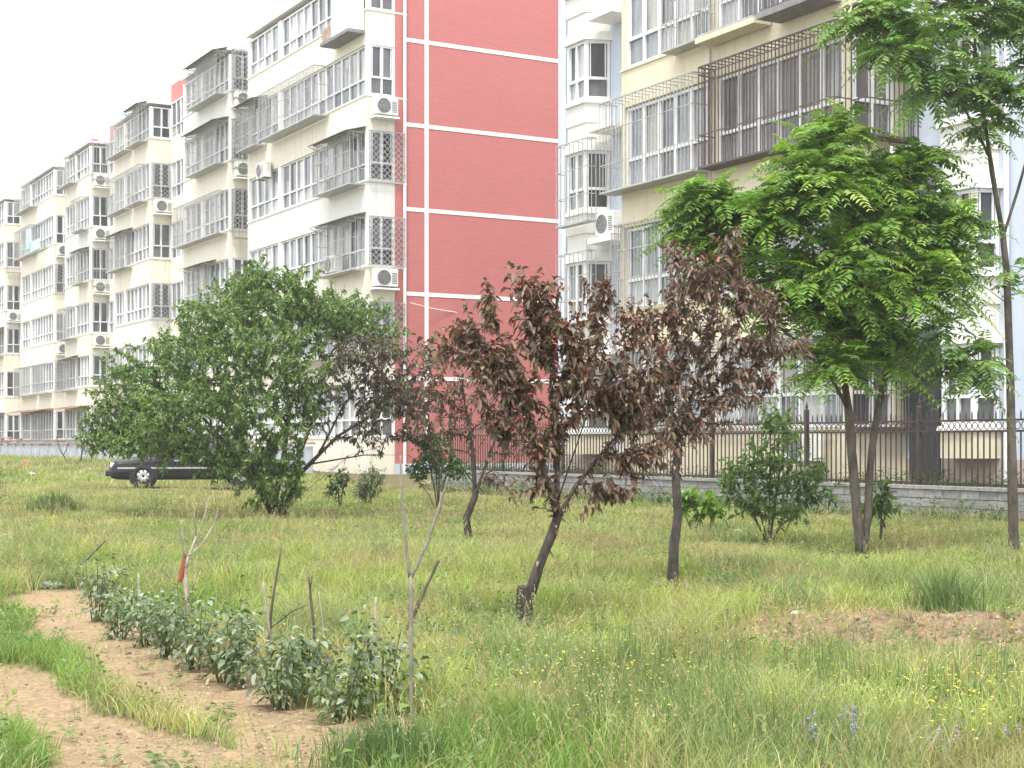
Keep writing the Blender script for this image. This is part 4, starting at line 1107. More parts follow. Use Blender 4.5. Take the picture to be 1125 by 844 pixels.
stick('leaning_stick', 'dark stick leaning against the tall forked pole', 'stick', (434, 712), [[(434, 712, 0, 2.0), (458, 668, .02, 2.0), (482, 616, .05, 1.6)]], M['dry_dark'])
stick('bamboo_stake', 'short pale bamboo stake upright among the leafy plants', 'stake', (412, 762), [[(412, 762, 0, 2.0), (413, 700, 0, 2.0), (413, 656, 0, 1.6)]], M['dry'])
stick('upright_stick', 'thin brown upright stick with a frayed top in the plant row', 'stick', (346, 745), [[(346, 745, 0, 1.8), (345, 690, 0, 1.7), (339, 634, 0, 1.4)], [(341, 650, 0, .8), (343, 632, .02, .6)]], M['dry_dark'])
stick('thin_twig', 'thin straw coloured twig beside the frayed brown stick', 'twig', (358, 720), [[(358, 720, 0, .9), (354, 680, 0, .9), (350, 650, 0, .7)]], M['dry'])
stick('twiggy_stick', 'tall dark twiggy stick with a side branch in the plant row', 'stick', (296, 735), [[(292, 735, 0, 1.8), (297, 680, 0, 1.7), (309, 602, 0, 1.0)], [(298, 690, 0, .9), (320, 672, .02, .8), (340, 664, .05, .6)]], M['dry_dark'])
stick('pale_stake', 'pale leaning stake crossing the tall dark twiggy stick', 'stake', (302, 740), [[(302, 740, .03, 1.7), (295, 690, .03, 1.7), (289, 640, .03, 1.3)]], M['dry'])
stick('pale_stake', 'thin pale stake standing among the far plants of the row', 'stake', (155, 700), [[(155, 700, 0, 1.3), (153, 660, 0, 1.3), (152, 630, 0, 1.0)]], M['dry'])
stick('leaning_stick', 'thin dark stick slanting up to the right at the far end of the plant row', 'stick', (68, 643), [[(68, 643, 0, 1.3), (92, 618, .1, 1.2), (116, 594, .2, .9)]], M['dry_dark'])
stick('thin_twig', 'fine dark twig slanting over the grass left of the dead shrub', 'twig', (168, 645), [[(168, 645, 0, .7), (174, 632, 0, .7), (181, 619, 0, .6)]], M['dry_dark'])
def rag(root, b, Y):
    g = lambda px, py, d=0: np.array(at(px, py, Y + d)) - b
    ring = []; mb = MB(); rng = random.Random(2)
    pts = [g(203, 606), g(202, 620), g(200, 632), g(198, 640)]; W_ = [1.2, 2.6, 3.2, 1.6]
    vs = []; fs = []
    for i, p in enumerate(pts):
        for k in range(8):
            a = k * math.pi / 4; r = W_[i] * Y / F_PX * rng.uniform(.75, 1.25)
            vs.append((p[0] + r * math.cos(a), p[1] + r * math.sin(a) * .7, p[2] + rng.uniform(-.01, .01)))
    for i in range(3):
        for k in range(8): fs.append((i * 8 + k, i * 8 + (k + 1) % 8, (i + 1) * 8 + (k + 1) % 8, (i + 1) * 8 + k))
    mb.add(vs, fs); mb.build('red_rag', plain('faded red cloth', (.30, .09, .06), .9, .1, var=.3, scale=12), root, smooth=True)
stick('dead_shrub', 'bare dead shrub with pale branches and a faded red rag tied to its stem', 'shrub', (206, 715),
      [[(206, 715, 0, 3.0), (205, 670, 0, 2.6), (204, 625, 0, 2.3), (207, 612, 0, 2.0)], [(206, 614, 0, 1.5), (216, 590, .05, 1.2), (224, 570, .08, 1.0), (229, 548, .1, .6)], [(204, 612, 0, 1.5), (200, 590, -.05, 1.2), (199, 572, -.05, .7)],
       [(208, 610, 0, 1.2), (222, 598, .1, 1.0), (236, 575, .15, .8), (240, 558, .15, .5)], [(216, 590, .05, .9), (213, 570, 0, .8), (216, 552, 0, .5)], [(206, 660, 0, 1.3), (214, 640, -.1, 1.0), (217, 610, -.1, .6)], [(202, 596, -.03, .8), (194, 580, -.1, .6)]], M['dry'], extra=rag)
stick('bare_sapling', 'bare forked grey sapling in front of the grey panel wall', 'sapling', (82, 521), [[(82, 521, 0, 1.2), (88, 508, 0, 1.0), (91, 494, 0, .8), (88, 480, 0, .5)], [(82, 521, 0, 1.1), (74, 508, 0, .9), (66, 494, 0, .7), (62, 480, 0, .4)], [(90, 496, 0, .6), (98, 484, 0, .4)], [(70, 500, 0, .6), (76, 486, 0, .4)]], M['dry_dark'])

# --- stones, litter
def lump(name, label, cat, px, py, w_px, h_px, col, seed, rough=.85, flat=.7, mat=None):
    rng = np.random.default_rng(seed); x, y = gxy(px, py); k = y / F_PX; z = gzs(x, y)
    import bmesh
    bm = bmesh.new(); bmesh.ops.create_icosphere(bm, subdivisions=3, radius=1)
    for v in bm.verts:
        n = 1 + .55 * (fbm(np.array([v.co.x * 1.7 + 9 + seed]), np.array([v.co.y * 1.7 + v.co.z * 2.1 + 5]), seed)[0] - .5) + .25 * (vnoise(np.array([v.co.x * 6]), np.array([v.co.z * 6 + v.co.y * 5]), seed)[0] - .5)
        v.co = Vector((v.co.x * w_px * k * .5 * n, v.co.y * w_px * k * .4 * n, v.co.z * h_px * k * .5 * n))
    me = bpy.data.meshes.new(name); bm.to_mesh(me); bm.free()
    me.materials.append(mat or plain(name + ' surface', col, rough, .2, var=.35, scale=14, bump=.6))
    o = bpy.data.objects.new(name, me); COL.objects.link(o); o.location = (x, y, z + h_px * k * .42); tag(o, label, cat)
    return o
lump('stone', 'pale round stone half hidden in grass by the loose green bush', 'stone', 811, 588, 12, 8, (.62, .60, .55), 5)
lump('stone', 'pale flat stone in the grass left of the twin trunks', 'stone', 906, 626, 16, 8, (.55, .53, .48), 6)
lump('stone', 'grey stone at the left end of the bare earth', 'stone', 874, 683, 16, 8, (.52, .50, .47), 7)
lump('stone', 'large pale stone at the far end of the dirt path', 'stone', 57, 648, 26, 10, (.48, .47, .42), 8)
lump('stone', 'smaller pale stone beside the large one at the path end', 'stone', 43, 645, 9, 6, (.52, .5, .44), 9)
lump('stone', 'flat grey stone on the bare strip at the left edge', 'stone', 8, 592, 18, 6, (.55, .54, .50), 10)
def crumple(name, label, cat, px, py, w, h, col, seed):
    rng = np.random.default_rng(seed); x, y = gxy(px, py); k = y / F_PX; z = gzs(x, y)
    mb = MB(); n = 9
    vs = []; fs = []
    for j in range(n):
        for i in range(n):
            u = i / (n - 1) - .5; v = j / (n - 1) - .5
            r = max(0, 1 - 2.1 * max(abs(u), abs(v)))
            vs.append(((u + rng.normal() * .05) * w * k, (v + rng.normal() * .05) * w * k * .8, (r ** .8 * .9 + rng.random() * .28) * h * k))
    for j in range(n - 1):
        for i in range(n - 1): fs.append((j * n + i, j * n + i + 1, (j + 1) * n + i + 1, (j + 1) * n + i))
    mb.add(vs, fs); o = mb.build(name, plain(name + ' film', col, .35, .5, var=.08), None, loc=(x, y, z + .01))
    m = o.modifiers.new('t', 'SOLIDIFY'); m.thickness = .002
    tag(o, label, cat); return o
crumple('plastic_bag', 'small crumpled white plastic bag in the grass in front of the nearest plum', 'litter', 578, 752, 17, 19, (.78, .79, .80), 3)
crumple('plastic_bag', 'crumpled bright red bag lying by rubble before the grey panel wall', 'litter', 28, 521, 12, 5, (.45, .06, .05), 4)
crumple('plastic_sheet', 'scrap of white plastic lying by rubble under the red bag', 'litter', 34, 529, 10, 3, (.50, .49, .46), 5)

# --- black saloon car
def car():
    Yc = 41.8; yaw = R(180 + 14)
    # origin: on the ground midway between the axles; +x is the front of the car before rotation
    p = at(212, 537, Yc); z0 = gzs(p.x, p.y + 1) + .0
    root = thing('parked_car', 'black saloon car with silver side strip parked behind the broad tree', 'car', (p.x - .2, p.y + .9, max(z0, .06) + .05), yaw)
    paint = plain('black car paint', (.012, .013, .015), .32, .3, var=.2, coat=.1)
    glass = plain('car glass', (.05, .06, .065), .05, .7, var=.2); chrome = plain('bright trim', (.62, .63, .64), .25, .6, metal=.7, var=.1)
    rub = plain('tyre rubber', (.03, .03, .032), .85, .2, var=.3); dark = plain('black plastic', (.02, .02, .022), .7, .3)
    lamp = plain('lamp glass', (.72, .74, .76), .1, .7, var=.15)
    # lower body: rings along the length
    st = [(2.22, .62, .36, .50, .60), (2.16, .74, .25, .55, .69), (2.0, .80, .21, .62, .745), (1.6, .835, .20, .66, .80), (1.05, .845, .20, .70, .855), (.75, .85, .20, .72, .89), (.0, .85, .20, .73, .91), (-.8, .85, .20, .73, .92), (-1.25, .845, .20, .73, .93), (-1.7, .835, .22, .72, .935), (-2.1, .80, .26, .70, .925), (-2.22, .72, .36, .62, .85)]
    vs = []; fs = []
    for (x, w, zb, zs, zt) in st:
        half = [(0, zb), (w * .86, zb), (w * .97, zb + .09), (w, (zb + zs) * .5), (w * .985, zs), (w * .93, zs + (zt - zs) * .75), (w * .82, zt), (0, zt + .015)]
        ring = half + [(-a, b_) for a, b_ in half[-2:0:-1]]
        vs += [(x, a, b_) for a, b_ in ring]
    n = 14
    for i in range(len(st) - 1):
        for k in range(n): fs.append((i * n + k, i * n + (k + 1) % n, (i + 1) * n + (k + 1) % n, (i + 1) * n + k))
    fs.append(tuple(range(n - 1, -1, -1))); fs.append(tuple((len(st) - 1) * n + k for k in range(n)))
    b = MB(); b.add(vs, fs); b.build('body', paint, root, smooth=False, bevel=.02)
    # cabin: glass volume, roof and pillars
    zb = .90  # belt line
    base = [(.95, .70), (.80, .74), (-1.15, .74), (-1.45, .68)]; topo = [(.20, .56), (.12, .58), (-.78, .57), (-.90, .54)]
    b = MB(); B = [(x, y, zb) for x, y in base] + [(x, -y, zb) for x, y in base[::-1]]; T_ = [(x, y, 1.385) for x, y in topo] + [(x, -y, 1.385) for x, y in topo[::-1]]
    b.add(B + T_, [(7, 6, 5, 4, 3, 2, 1, 0), tuple(range(8, 16))] + [(i, (i + 1) % 8, 8 + (i + 1) % 8, 8 + i) for i in range(8)]); b.build('windows', glass, root)
    b = MB(); b.prism([(.24, .57), (-.93, .56), (-.97, .3), (-.97, -.3), (-.93, -.56), (.24, -.57), (.27, -.3), (.27, .3)], 1.378, 1.435); b.build('roof', paint, root, bevel=.025)
    b = MB()
    for s in (1, -1):
        b.tube([(.92, .725 * s, zb), (.20, .585 * s, 1.40)], .032, 6); b.tube([(-.25, .755 * s, zb), (-.30, .60 * s, 1.40)], .035, 6); b.tube([(-1.30, .74 * s, zb), (-.86, .585 * s, 1.40)], .06, 6)
    b.build('pillars', paint, root)
    for s in (1, -1):
        b = MB(); b.box(-1.9, 2.0, .852 * s - .012, .852 * s + .012, .50, .545); b.build('side_strip', chrome, root)
        for x in (.62, -.45): b = MB(); b.box(x - .28, x - .10, .848 * s - .02, .848 * s + .02, .70, .735); b.build('door_handle', chrome, root)
        b = MB(); b.box(.62, .80, .78 * s if s > 0 else -.98, .98 if s > 0 else -.78, .92, 1.05); b.build('mirror', paint, root, bevel=.03)
        b = MB(); b.box(2.06, 2.19, (.38 if s > 0 else -.73), (.73 if s > 0 else -.38), .535, .665); b.build('headlight', lamp, root, bevel=.02)
        for x in (1.33, -1.33):
            a = MB(); a.lathe([(.335, 0), (.375, 0), (.375, -.03 * s), (.335, -.03 * s)], (x, .862 * s, .30), 'y', 24); a.build('wheel_arch', dark, root)
            w = MB(); w.lathe([(.19, -.10), (.28, -.11), (.305, -.07), (.305, .07), (.28, .11), (.19, .10)], (0, 0, 0), 'y', 28); wo = w.build('wheel', rub, root, smooth=True, loc=(x, .79 * s, .303))
            h = MB(); h.lathe([(.0, .085 * s), (.06, .11 * s), (.19, .098 * s), (.205, .08 * s), (.205, .03 * s)], (0, 0, 0), 'y', 28); ho = h.build('rim', chrome, wo, smooth=True)
            g = MB()
            for t in range(8):
                an = t * math.pi / 4; g.lathe([(.026, .104 * s), (.026, .112 * s), (0, .112 * s)], (.145 * math.cos(an), 0, .145 * math.sin(an)), 'y', 8)
            g.build('rim_hole', dark, wo)
    b = MB(); b.prism([(2.10, .76), (2.30, .60), (2.33, 0), (2.30, -.60), (2.10, -.76)], .30, .44); b.build('bumper', dark, root, bevel=.02)
    b = MB(); b.box(2.325, 2.345, -.22, .22, .32, .43); b.build('number_plate', plain('blank plate', (.55, .58, .62), .5), root)
    b = MB(); b.box(2.14, 2.225, -.36, .36, .54, .66); b.build('grille', dark, root)
    b = MB(); b.prism([(-2.10, .76), (-2.30, .60), (-2.33, 0), (-2.30, -.60), (-2.10, -.76)], .32, .46); b.build('bumper', dark, root, bevel=.02)
car()
# ------------------------------------------------------------------ meadow
def meadow_points(rng, dens, ymin, ymax, margin=1.3):
    """random ground points with dens(Y) per square metre, only where the meadow is"""
    X = []; Y = []
    edges = np.geomspace(ymin, ymax, 26)
    for a, b in zip(edges[:-1], edges[1:]):
        ym = (a + b) / 2; w = ym * .345 + margin; n = int(dens(ym) * (b - a) * 2 * w)
        X.append(rng.uniform(-w, w, n)); Y.append(rng.uniform(a, b, n))
    x = np.concatenate(X); y = np.concatenate(Y)
    q = x * E2.x + y * E2.y
    ok = q < np.where(x > -2, 18.75, 18.05)
    # keep clear of the parked car
    ok &= ~((np.abs(x + 8.6) < 2.6) & (np.abs(y - 42.7) < 1.3))
    return x[ok], y[ok]
def blades(x, y, z, h, w, lean, col, rng, droop=.25):
    n = len(x); a = rng.random(n) * 6.283; b = rng.random(n) * 6.283
    sx, sy = np.cos(a) * w * .5, np.sin(a) * w * .5; lx, ly = np.cos(b) * lean * h, np.sin(b) * lean * h
    V = np.empty((n, 7, 3))
    V[:, 0] = np.c_[x - sx, y - sy, z]; V[:, 1] = np.c_[x + sx, y + sy, z]
    V[:, 2] = np.c_[x - sx * .9 + lx * .22, y - sy * .9 + ly * .22, z + h * .45]; V[:, 3] = np.c_[x + sx * .9 + lx * .22, y + sy * .9 + ly * .22, z + h * .45]
    d = 1 - droop * lean
    V[:, 4] = np.c_[x - sx * .6 + lx * .6, y - sy * .6 + ly * .6, z + h * .80 * d ** .5]; V[:, 5] = np.c_[x + sx * .6 + lx * .6, y + sy * .6 + ly * .6, z + h * .80 * d ** .5]
    V[:, 6] = np.c_[x + lx * 1.05, y + ly * 1.05, z + h * d]
    T = np.array([[0, 1, 3], [0, 3, 2], [2, 3, 5], [2, 5, 4], [4, 5, 6]])[None] + (np.arange(n) * 7)[:, None, None]
    return V.reshape(-1, 3), T.reshape(-1, 3), np.repeat(col, 7, 0)
LUSH = np.array([.175, .27, .065]); YEL = np.array([.30, .35, .085]); STRAW = np.array([.40, .35, .19]); BLUE = np.array([.18, .245, .11]); REDD = np.array([.32, .265, .15]); PALE = np.array([.325, .375, .145])
def tone(x, y, rng):
    """colour of the sward: patches of lush, yellowish, blue green, straw and reddish dry grass"""
    n = len(x)
    a = fbm(x * .55, y * .35, 101); b = fbm(x * 1.3, y * .8, 113); c = fbm(x * .9 + 4, y * .55, 127)
    a = a + rng.normal(size=n) * .075; b = b + rng.normal(size=n) * .075; c = c + rng.normal(size=n) * .075
    col = np.where((a > .63)[:, None], LUSH, np.where((a > .49)[:, None], YEL, PALE))
    col = np.where((b > .60)[:, None], BLUE, col); col = np.where((c > .62)[:, None], STRAW, col); col = np.where((c < .33)[:, None], REDD, col)
    # low green turf near the path and at the bottom of the picture
    g = .85 * sstep(7.5, 6.5, y) * sstep(.75, .1, x) + sstep(-1.6, -2.6, x) * sstep(13.5, 11.5, y)
    col = np.where((g + rng.normal(size=n) * .18 > .5)[:, None], LUSH * np.array([1.0, 1.02, 1.1]), col)
    f = fbm(x * 3.1, y * 2.3, 139)
    col = col * np.array([1.10, 1.12, 1.02])
    return col * (1 + rng.normal(size=(n, 1)) * .16) * (.68 + .62 * f)[:, None]
def masks(x, y):
    p = path_mask(x, y); s = soil_mask(x, y); w = worn_mask(x, y)
    return p, s, w
BED_X = [gxy(px, py) for px, py in ((100, 690), (160, 712), (220, 740), (280, 762), (340, 780), (420, 792))]
FEET = [gxy(*q) for q in ((578, 692), (739, 646), (516, 596), (948, 614), (1114, 612), (302, 572), (845, 600))]
def build_meadow():
    rng = np.random.default_rng(17)
    VV = []; TT = []; CC = []; off = 0
    def put(v, t, c):
        nonlocal off
        VV.append(v); TT.append(t + off); CC.append(c); off += len(v)
    tx, ty = meadow_points(rng, lambda Y: 330 * min(1, (9.0 / Y) ** 1.15), 4.9, 58)
    p, s, w = masks(tx, ty); u = rng.random(len(tx))
    patch = fbm(tx * 1.1, ty * .9, 151)
    keep = np.where(p, u < .015, np.where(s, u < .24, np.where(w, u < .30, u < .55 + .75 * sstep(.30, .55, patch))))
    tx, ty, p, s = tx[keep], ty[keep], p[keep], s[keep]
    nb = 9
    n = len(tx); sp = (.018 + .030 * rng.random(n)) * (1 + ty / 40)
    x = np.repeat(tx, nb) + rng.normal(size=n * nb) * np.repeat(sp, nb); y = np.repeat(ty, nb) + rng.normal(size=n * nb) * np.repeat(sp, nb)
    z = gz(x, y) - .012
    hp = fbm(tx * .8, ty * .6, 163); turf = np.clip(sstep(-1.3, -2.2, tx) * sstep(13.0, 11.0, ty) + .9 * sstep(7.6, 6.6, ty) * sstep(.9, -.2, tx), 0, 1)
    H = (.065 + .28 * hp) * (1 - .50 * turf)
    H = H * (.55 + .9 * fbm(tx * 2.1, ty * 1.6, 171))
    H = H * (1 - .5 * np.exp(-((ty - 9.5) / .55) ** 2) * sstep(1.0, 1.8, tx))
    for bx, by in FEET:
        H = H * (.30 + .70 * sstep(.35, 1.25, np.hypot(tx - bx, (ty - by + .35) * .75)))
    H = H * (1 - .65 * np.exp(-((tx + 8.6) / 3.2) ** 2 - ((ty - 40.2) / 3.0) ** 2))
    H = np.where(s | p, H * .6, H)
    H = H * (1 - .5 * sstep(13, 28, ty))
    h = np.repeat(H, nb) * (.45 + .85 * rng.random(n * nb))
    wd = (.0030 + .0020 * rng.random(n * nb)) * np.maximum(1, y / 9.0) ** .85
    col = np.repeat(tone(tx, ty, rng), nb, 0) * (1 + rng.normal(size=(n * nb, 1)) * .14)
    dry = rng.random(n * nb) < .11; col[dry] = STRAW * (.7 + .6 * rng.random((dry.sum(), 1)))
    put(*blades(x, y, z, h, wd, .25 + .55 * rng.random(n * nb), np.clip(col, .01, .9), rng))
    # short bottom layer that closes the sward
    tx, ty = meadow_points(rng, lambda Y: 900 * min(1, (8.0 / Y) ** 1.3), 4.9, 30)
    p, s, w = masks(tx, ty); keep = np.where(p, False, np.where(s, rng.random(len(tx)) < .10, np.where(w, rng.random(len(tx)) < .3, True)))
    tx, ty = tx[keep], ty[keep]; n = len(tx)
    col = tone(tx, ty, rng) * .9; dry = rng.random(n) < .22; col[dry] = STRAW * (.6 + .6 * rng.random((dry.sum(), 1)))
    put(*blades(tx, ty, gz(tx, ty) - .01, .05 + .09 * rng.random(n), (.006 + .004 * rng.random(n)) * np.maximum(1, ty / 9) ** .8, .5 + .9 * rng.random(n), np.clip(col, .01, .9), rng))
    # rough grass far off to the left, up to the grey panel wall
    tx = rng.uniform(-36, -4, 9000); ty = rng.uniform(44, 98, 9000); k = (tx * E2.x + ty * E2.y < 18.05) & (tx > -.36 * ty - 2); tx, ty = tx[k], ty[k]; n = len(tx)
    x = np.repeat(tx, 5) + rng.normal(size=n * 5) * .25; y = np.repeat(ty, 5) + rng.normal(size=n * 5) * .25; k = (x * E2.x + y * E2.y < 18.05); x, y = x[k], y[k]
    put(*blades(x, y, gz(x, y) - .01, .10 + .16 * rng.random(len(x)), np.full(len(x), .035), .3 + .5 * rng.random(len(x)), tone(x, y, rng), rng))
    o = tri_mesh('grass', np.concatenate(VV), np.concatenate(TT), np.concatenate(CC), M['grass'])
    tag(o, 'meadow of mixed green, yellowish and straw coloured grass around the trees', 'grass', kind='stuff')

    # --- taller stalks with feathery seed heads
    VV.clear(); TT.clear(); CC.clear(); off = 0
    tx, ty = meadow_points(rng, lambda Y: 62 * min(1, (11 / Y) ** 1.15), 5.3, 40)
    p, s, w = masks(tx, ty); cl = fbm(tx * .7, ty * .5, 201)
    turf = sstep(-1.3, -2.2, tx) * sstep(13.0, 11.0, ty)
    k = ~p & ~s & (rng.random(len(tx)) < (.22 + 1.4 * sstep(.40, .60, cl))) & (turf < .5) & (np.min([np.hypot(tx - bx, ty - by + .3) for bx, by in FEET], 0) > .9) & ~((np.abs(ty - 9.6) < .5) & (tx > 1.4) & (rng.random(len(tx)) < .7)); tx, ty = tx[k], ty[k]; n = len(tx)
    H = (.20 + .24 * rng.random(n)) * (1 - .35 * sstep(14, 28, ty)); lean = .08 + .25 * rng.random(n); a = rng.random(n) * 6.283
    z = gz(tx, ty); hc = vary(rng, [(.33, .34, .16), (.42, .36, .21), (.27, .31, .12), (.36, .28, .19)], n, .2)
    ww = (.0021) * np.maximum(1, ty / 8.5) ** .8
    # stalk: one narrow ribbon, then a spike of small bracts
    st_v, st_t, st_c = blades(tx, ty, z, H, ww, lean, hc * np.array([.75, .9, .7]), rng, 0); put(st_v, st_t, st_c)
    tipv = st_v.reshape(n, 7, 3)[:, 6]; mid = st_v.reshape(n, 7, 3)[:, 4]; ax = unit(tipv - mid)
    B = 9; f = np.tile(np.linspace(-.02, 1.0, B), n)[:, None]; hl = np.repeat(.05 + .07 * rng.random(n), B)[:, None]
    P = np.repeat(tipv, B, 0) - np.repeat(ax, B, 0) * hl * f
    D = unit(np.repeat(ax, B, 0) + rng.normal(size=(n * B, 3)) * .45)
    L = (.013 + .012 * rng.random(n * B)) * np.repeat(np.maximum(1, ty / 11) ** .6, B)
    V, T, C = leaf_arrays(P, D, unit(rng.normal(size=(n * B, 3))), L, L * .30, np.repeat(hc, B, 0), .1, .1); put(V, T, C)
    # clumps of upright dark green stems in the near right
    sx, sy = [], []
    for _ in range(58):
        X, Y = gxy(rng.uniform(640, 1200), rng.uniform(735, 850)); m_ = rng.integers(25, 70); r_ = rng.uniform(.04, .16)
        sx.append(X + rng.normal(size=m_) * r_); sy.append(Y + rng.normal(size=m_) * r_)
    sx = np.concatenate(sx); sy = np.concatenate(sy); m_ = len(sx)
    put(*blades(sx, sy, gz(sx, sy), .16 + .22 * rng.random(m_), .0028 + .0016 * rng.random(m_), .05 + .22 * rng.random(m_), vary(rng, [(.13, .20, .075), (.17, .24, .09), (.105, .165, .065), (.24, .27, .12)], m_, .2), rng, 0))
    o = tri_mesh('seeding_grass', np.concatenate(VV), np.concatenate(TT), np.concatenate(CC), M['grass'])
    tag(o, 'tall grass stalks with pale feathery seed heads standing above the meadow', 'grass', kind='stuff')

    # --- small leafy weeds
    VV.clear(); TT.clear(); CC.clear(); off = 0
    tx, ty = meadow_points(rng, lambda Y: 26 * min(1, (9 / Y) ** 1.0), 5.2, 34)
    p, s, w = masks(tx, ty); cl = fbm(tx * .9, ty * .7, 231)
    k = (rng.random(len(tx)) < np.where(p, .10, np.where(s, .18, .25 + 1.1 * sstep(.45, .6, cl)))); tx, ty, p = tx[k], ty[k], p[k]; n = len(tx); q = 14
    H = np.where(p, .05, .07 + .20 * rng.random(n)); a = rng.random(n * q) * 6.283; u = rng.random(n * q)
    P = np.c_[np.repeat(tx, q) + np.cos(a) * .035 * u, np.repeat(ty, q) + np.sin(a) * .035 * u, np.repeat(gz(tx, ty), q) + np.repeat(H, q) * u]
    D = unit(np.c_[np.cos(a), np.sin(a), .1 + .9 * rng.random(n * q)])
    L = (.030 + .035 * rng.random(n * q)); C = np.repeat(vary(rng, [(.12, .20, .05), (.15, .21, .09), (.19, .26, .07), (.105, .15, .075)], n, .25), q, 0)
    put(*leaf_arrays(P, D, np.tile([0, 0, 1.0], (n * q, 1)) + rng.normal(size=(n * q, 3)) * .3, L, L * .38, C, .15, .3))
    # ragged weeds along the foot of the block wall and on the terrace behind it
    ox, oy = 6.42, 29.6; nn = 1100
    lx = rng.uniform(-15, 8.5, nn); ly = np.where(rng.random(nn) < .5, rng.uniform(-1.9, -1.4, nn), rng.uniform(-1.0, -.25, nn)); zz = np.where(ly > -1.1, .50, 0)
    wx = ox + E1.x * lx + E2.x * ly; wy = oy + E1.y * lx + E2.y * ly; q = 22
    H = .10 + .30 * rng.random(nn) ** 1.6; a = rng.random(nn * q) * 6.283; u = rng.random(nn * q)
    P = np.c_[np.repeat(wx, q) + np.cos(a) * .11 * u, np.repeat(wy, q) + np.sin(a) * .11 * u, np.repeat(zz + gz(wx, wy) * (zz == 0), q) + np.repeat(H, q) * u]
    L = .05 + .06 * rng.random(nn * q); C = np.repeat(vary(rng, [(.09, .15, .045), (.12, .18, .06), (.07, .105, .04)], nn, .25), q, 0)
    put(*leaf_arrays(P, unit(np.c_[np.cos(a), np.sin(a), .2 + .8 * rng.random(nn * q)]), np.tile([0, 0, 1.0], (nn * q, 1)), L, L * .42, C, .15, .3))
    o = tri_mesh('weeds', np.concatenate(VV), np.concatenate(TT), np.concatenate(CC), M['grass'])
    tag(o, 'low leafy weeds growing through the grass and along the foot of the block wall', 'weeds', kind='stuff')

    # --- tiny yellow flowers
    VV.clear(); TT.clear(); CC.clear(); off = 0
    fx = []; fy = []
    for (px, py, rx, ry, m_) in [(640, 790, 60, 40, 70), (590, 775, 40, 30, 30), (720, 800, 60, 36, 60), (1050, 820, 70, 30, 130), (930, 800, 60, 30, 40), (780, 760, 80, 30, 34), (560, 760, 30, 24, 16), (480, 778, 16, 10, 10), (1100, 760, 40, 40, 26), (660, 700, 60, 20, 20), (850, 700, 60, 20, 16), (530, 640, 60, 20, 12)]:
        for _ in range(m_):
            X, Y = gxy(px + rng.normal() * rx * .6, py + rng.normal() * ry * .6); fx.append(X); fy.append(Y)
    fx = np.array(fx); fy = np.array(fy); n = len(fx); hz = gz(fx, fy) + .14 + .16 * rng.random(n)
    put(*blades(fx, fy, gz(fx, fy), hz - gz(fx, fy), np.full(n, .002), np.zeros(n), np.tile([[.14, .2, .06]], (n, 1)), rng, 0))
    q = 6; a = np.tile(np.arange(q) * 6.283 / q, n)
    P = np.repeat(np.c_[fx, fy, hz], q, 0); D = unit(np.c_[np.cos(a), np.sin(a), np.full(n * q, .25)] + rng.normal(size=(n * q, 3)) * .15)
    L = np.repeat(.007 + .004 * rng.random(n), q); C = vary(rng, [(.80, .66, .04), (.75, .70, .10)], n * q, .1)
    put(*leaf_arrays(P, D, np.tile([0, 0, 1.0], (n * q, 1)), L, L * .65, C, 0, 0))
    o = tri_mesh('yellow_wildflowers', np.concatenate(VV), np.concatenate(TT), np.concatenate(CC), M['petal'])
    tag(o, 'tiny yellow wildflowers scattered through the near grass', 'flowers', kind='stuff')
build_meadow()

def tuft(name, label, cat, px, py, h, n, spread, cols, seed, w=.006):
    rng = np.random.default_rng(seed); x0, y0 = gxy(px, py); b = np.array([x0, y0, gzs(x0, y0) - .01])
    x = rng.normal(size=n) * spread; y = rng.normal(size=n) * spread; r = np.hypot(x, y) / spread
    hh = h * (.5 + .55 * rng.random(n)) * np.clip(1.15 - .22 * r, .3, 1.1)
    V, T, C = blades(x, y, np.zeros(n), hh, np.full(n, w) * (.7 + .6 * rng.random(n)) * max(1, y0 / 9), .12 + .45 * rng.random(n), vary(rng, cols, n, .2), rng)
    o = tri_mesh(name, V, T, C, M['grass'], loc=tuple(b)); return tag(o, label, cat)
tuft('grass_tuft', 'tall dark green grass tuft behind the bare earth at right', 'grass tuft', 1040, 684, .46, 420, .13, [(.10, .165, .055), (.13, .20, .06), (.16, .2, .09)], 5)
tuft('grass_tuft', 'dense blue green tuft at the bottom below the tall forked pole', 'grass tuft', 425, 845, .26, 900, .14, [(.085, .15, .055), (.11, .19, .06), (.13, .2, .085)], 6, .004)
tuft('grass_tuft', 'long arching bright grass blades in the middle of the meadow behind the forked pole', 'grass tuft', 470, 640, .42, 150, .17, [(.22, .30, .09), (.27, .33, .11)], 7, .007)
tuft('grass_tuft', 'spreading dark tuft on the left of the meadow before the grey wall', 'grass tuft', 60, 566, .5, 520, .24, [(.12, .17, .065), (.16, .21, .08)], 8, .006)

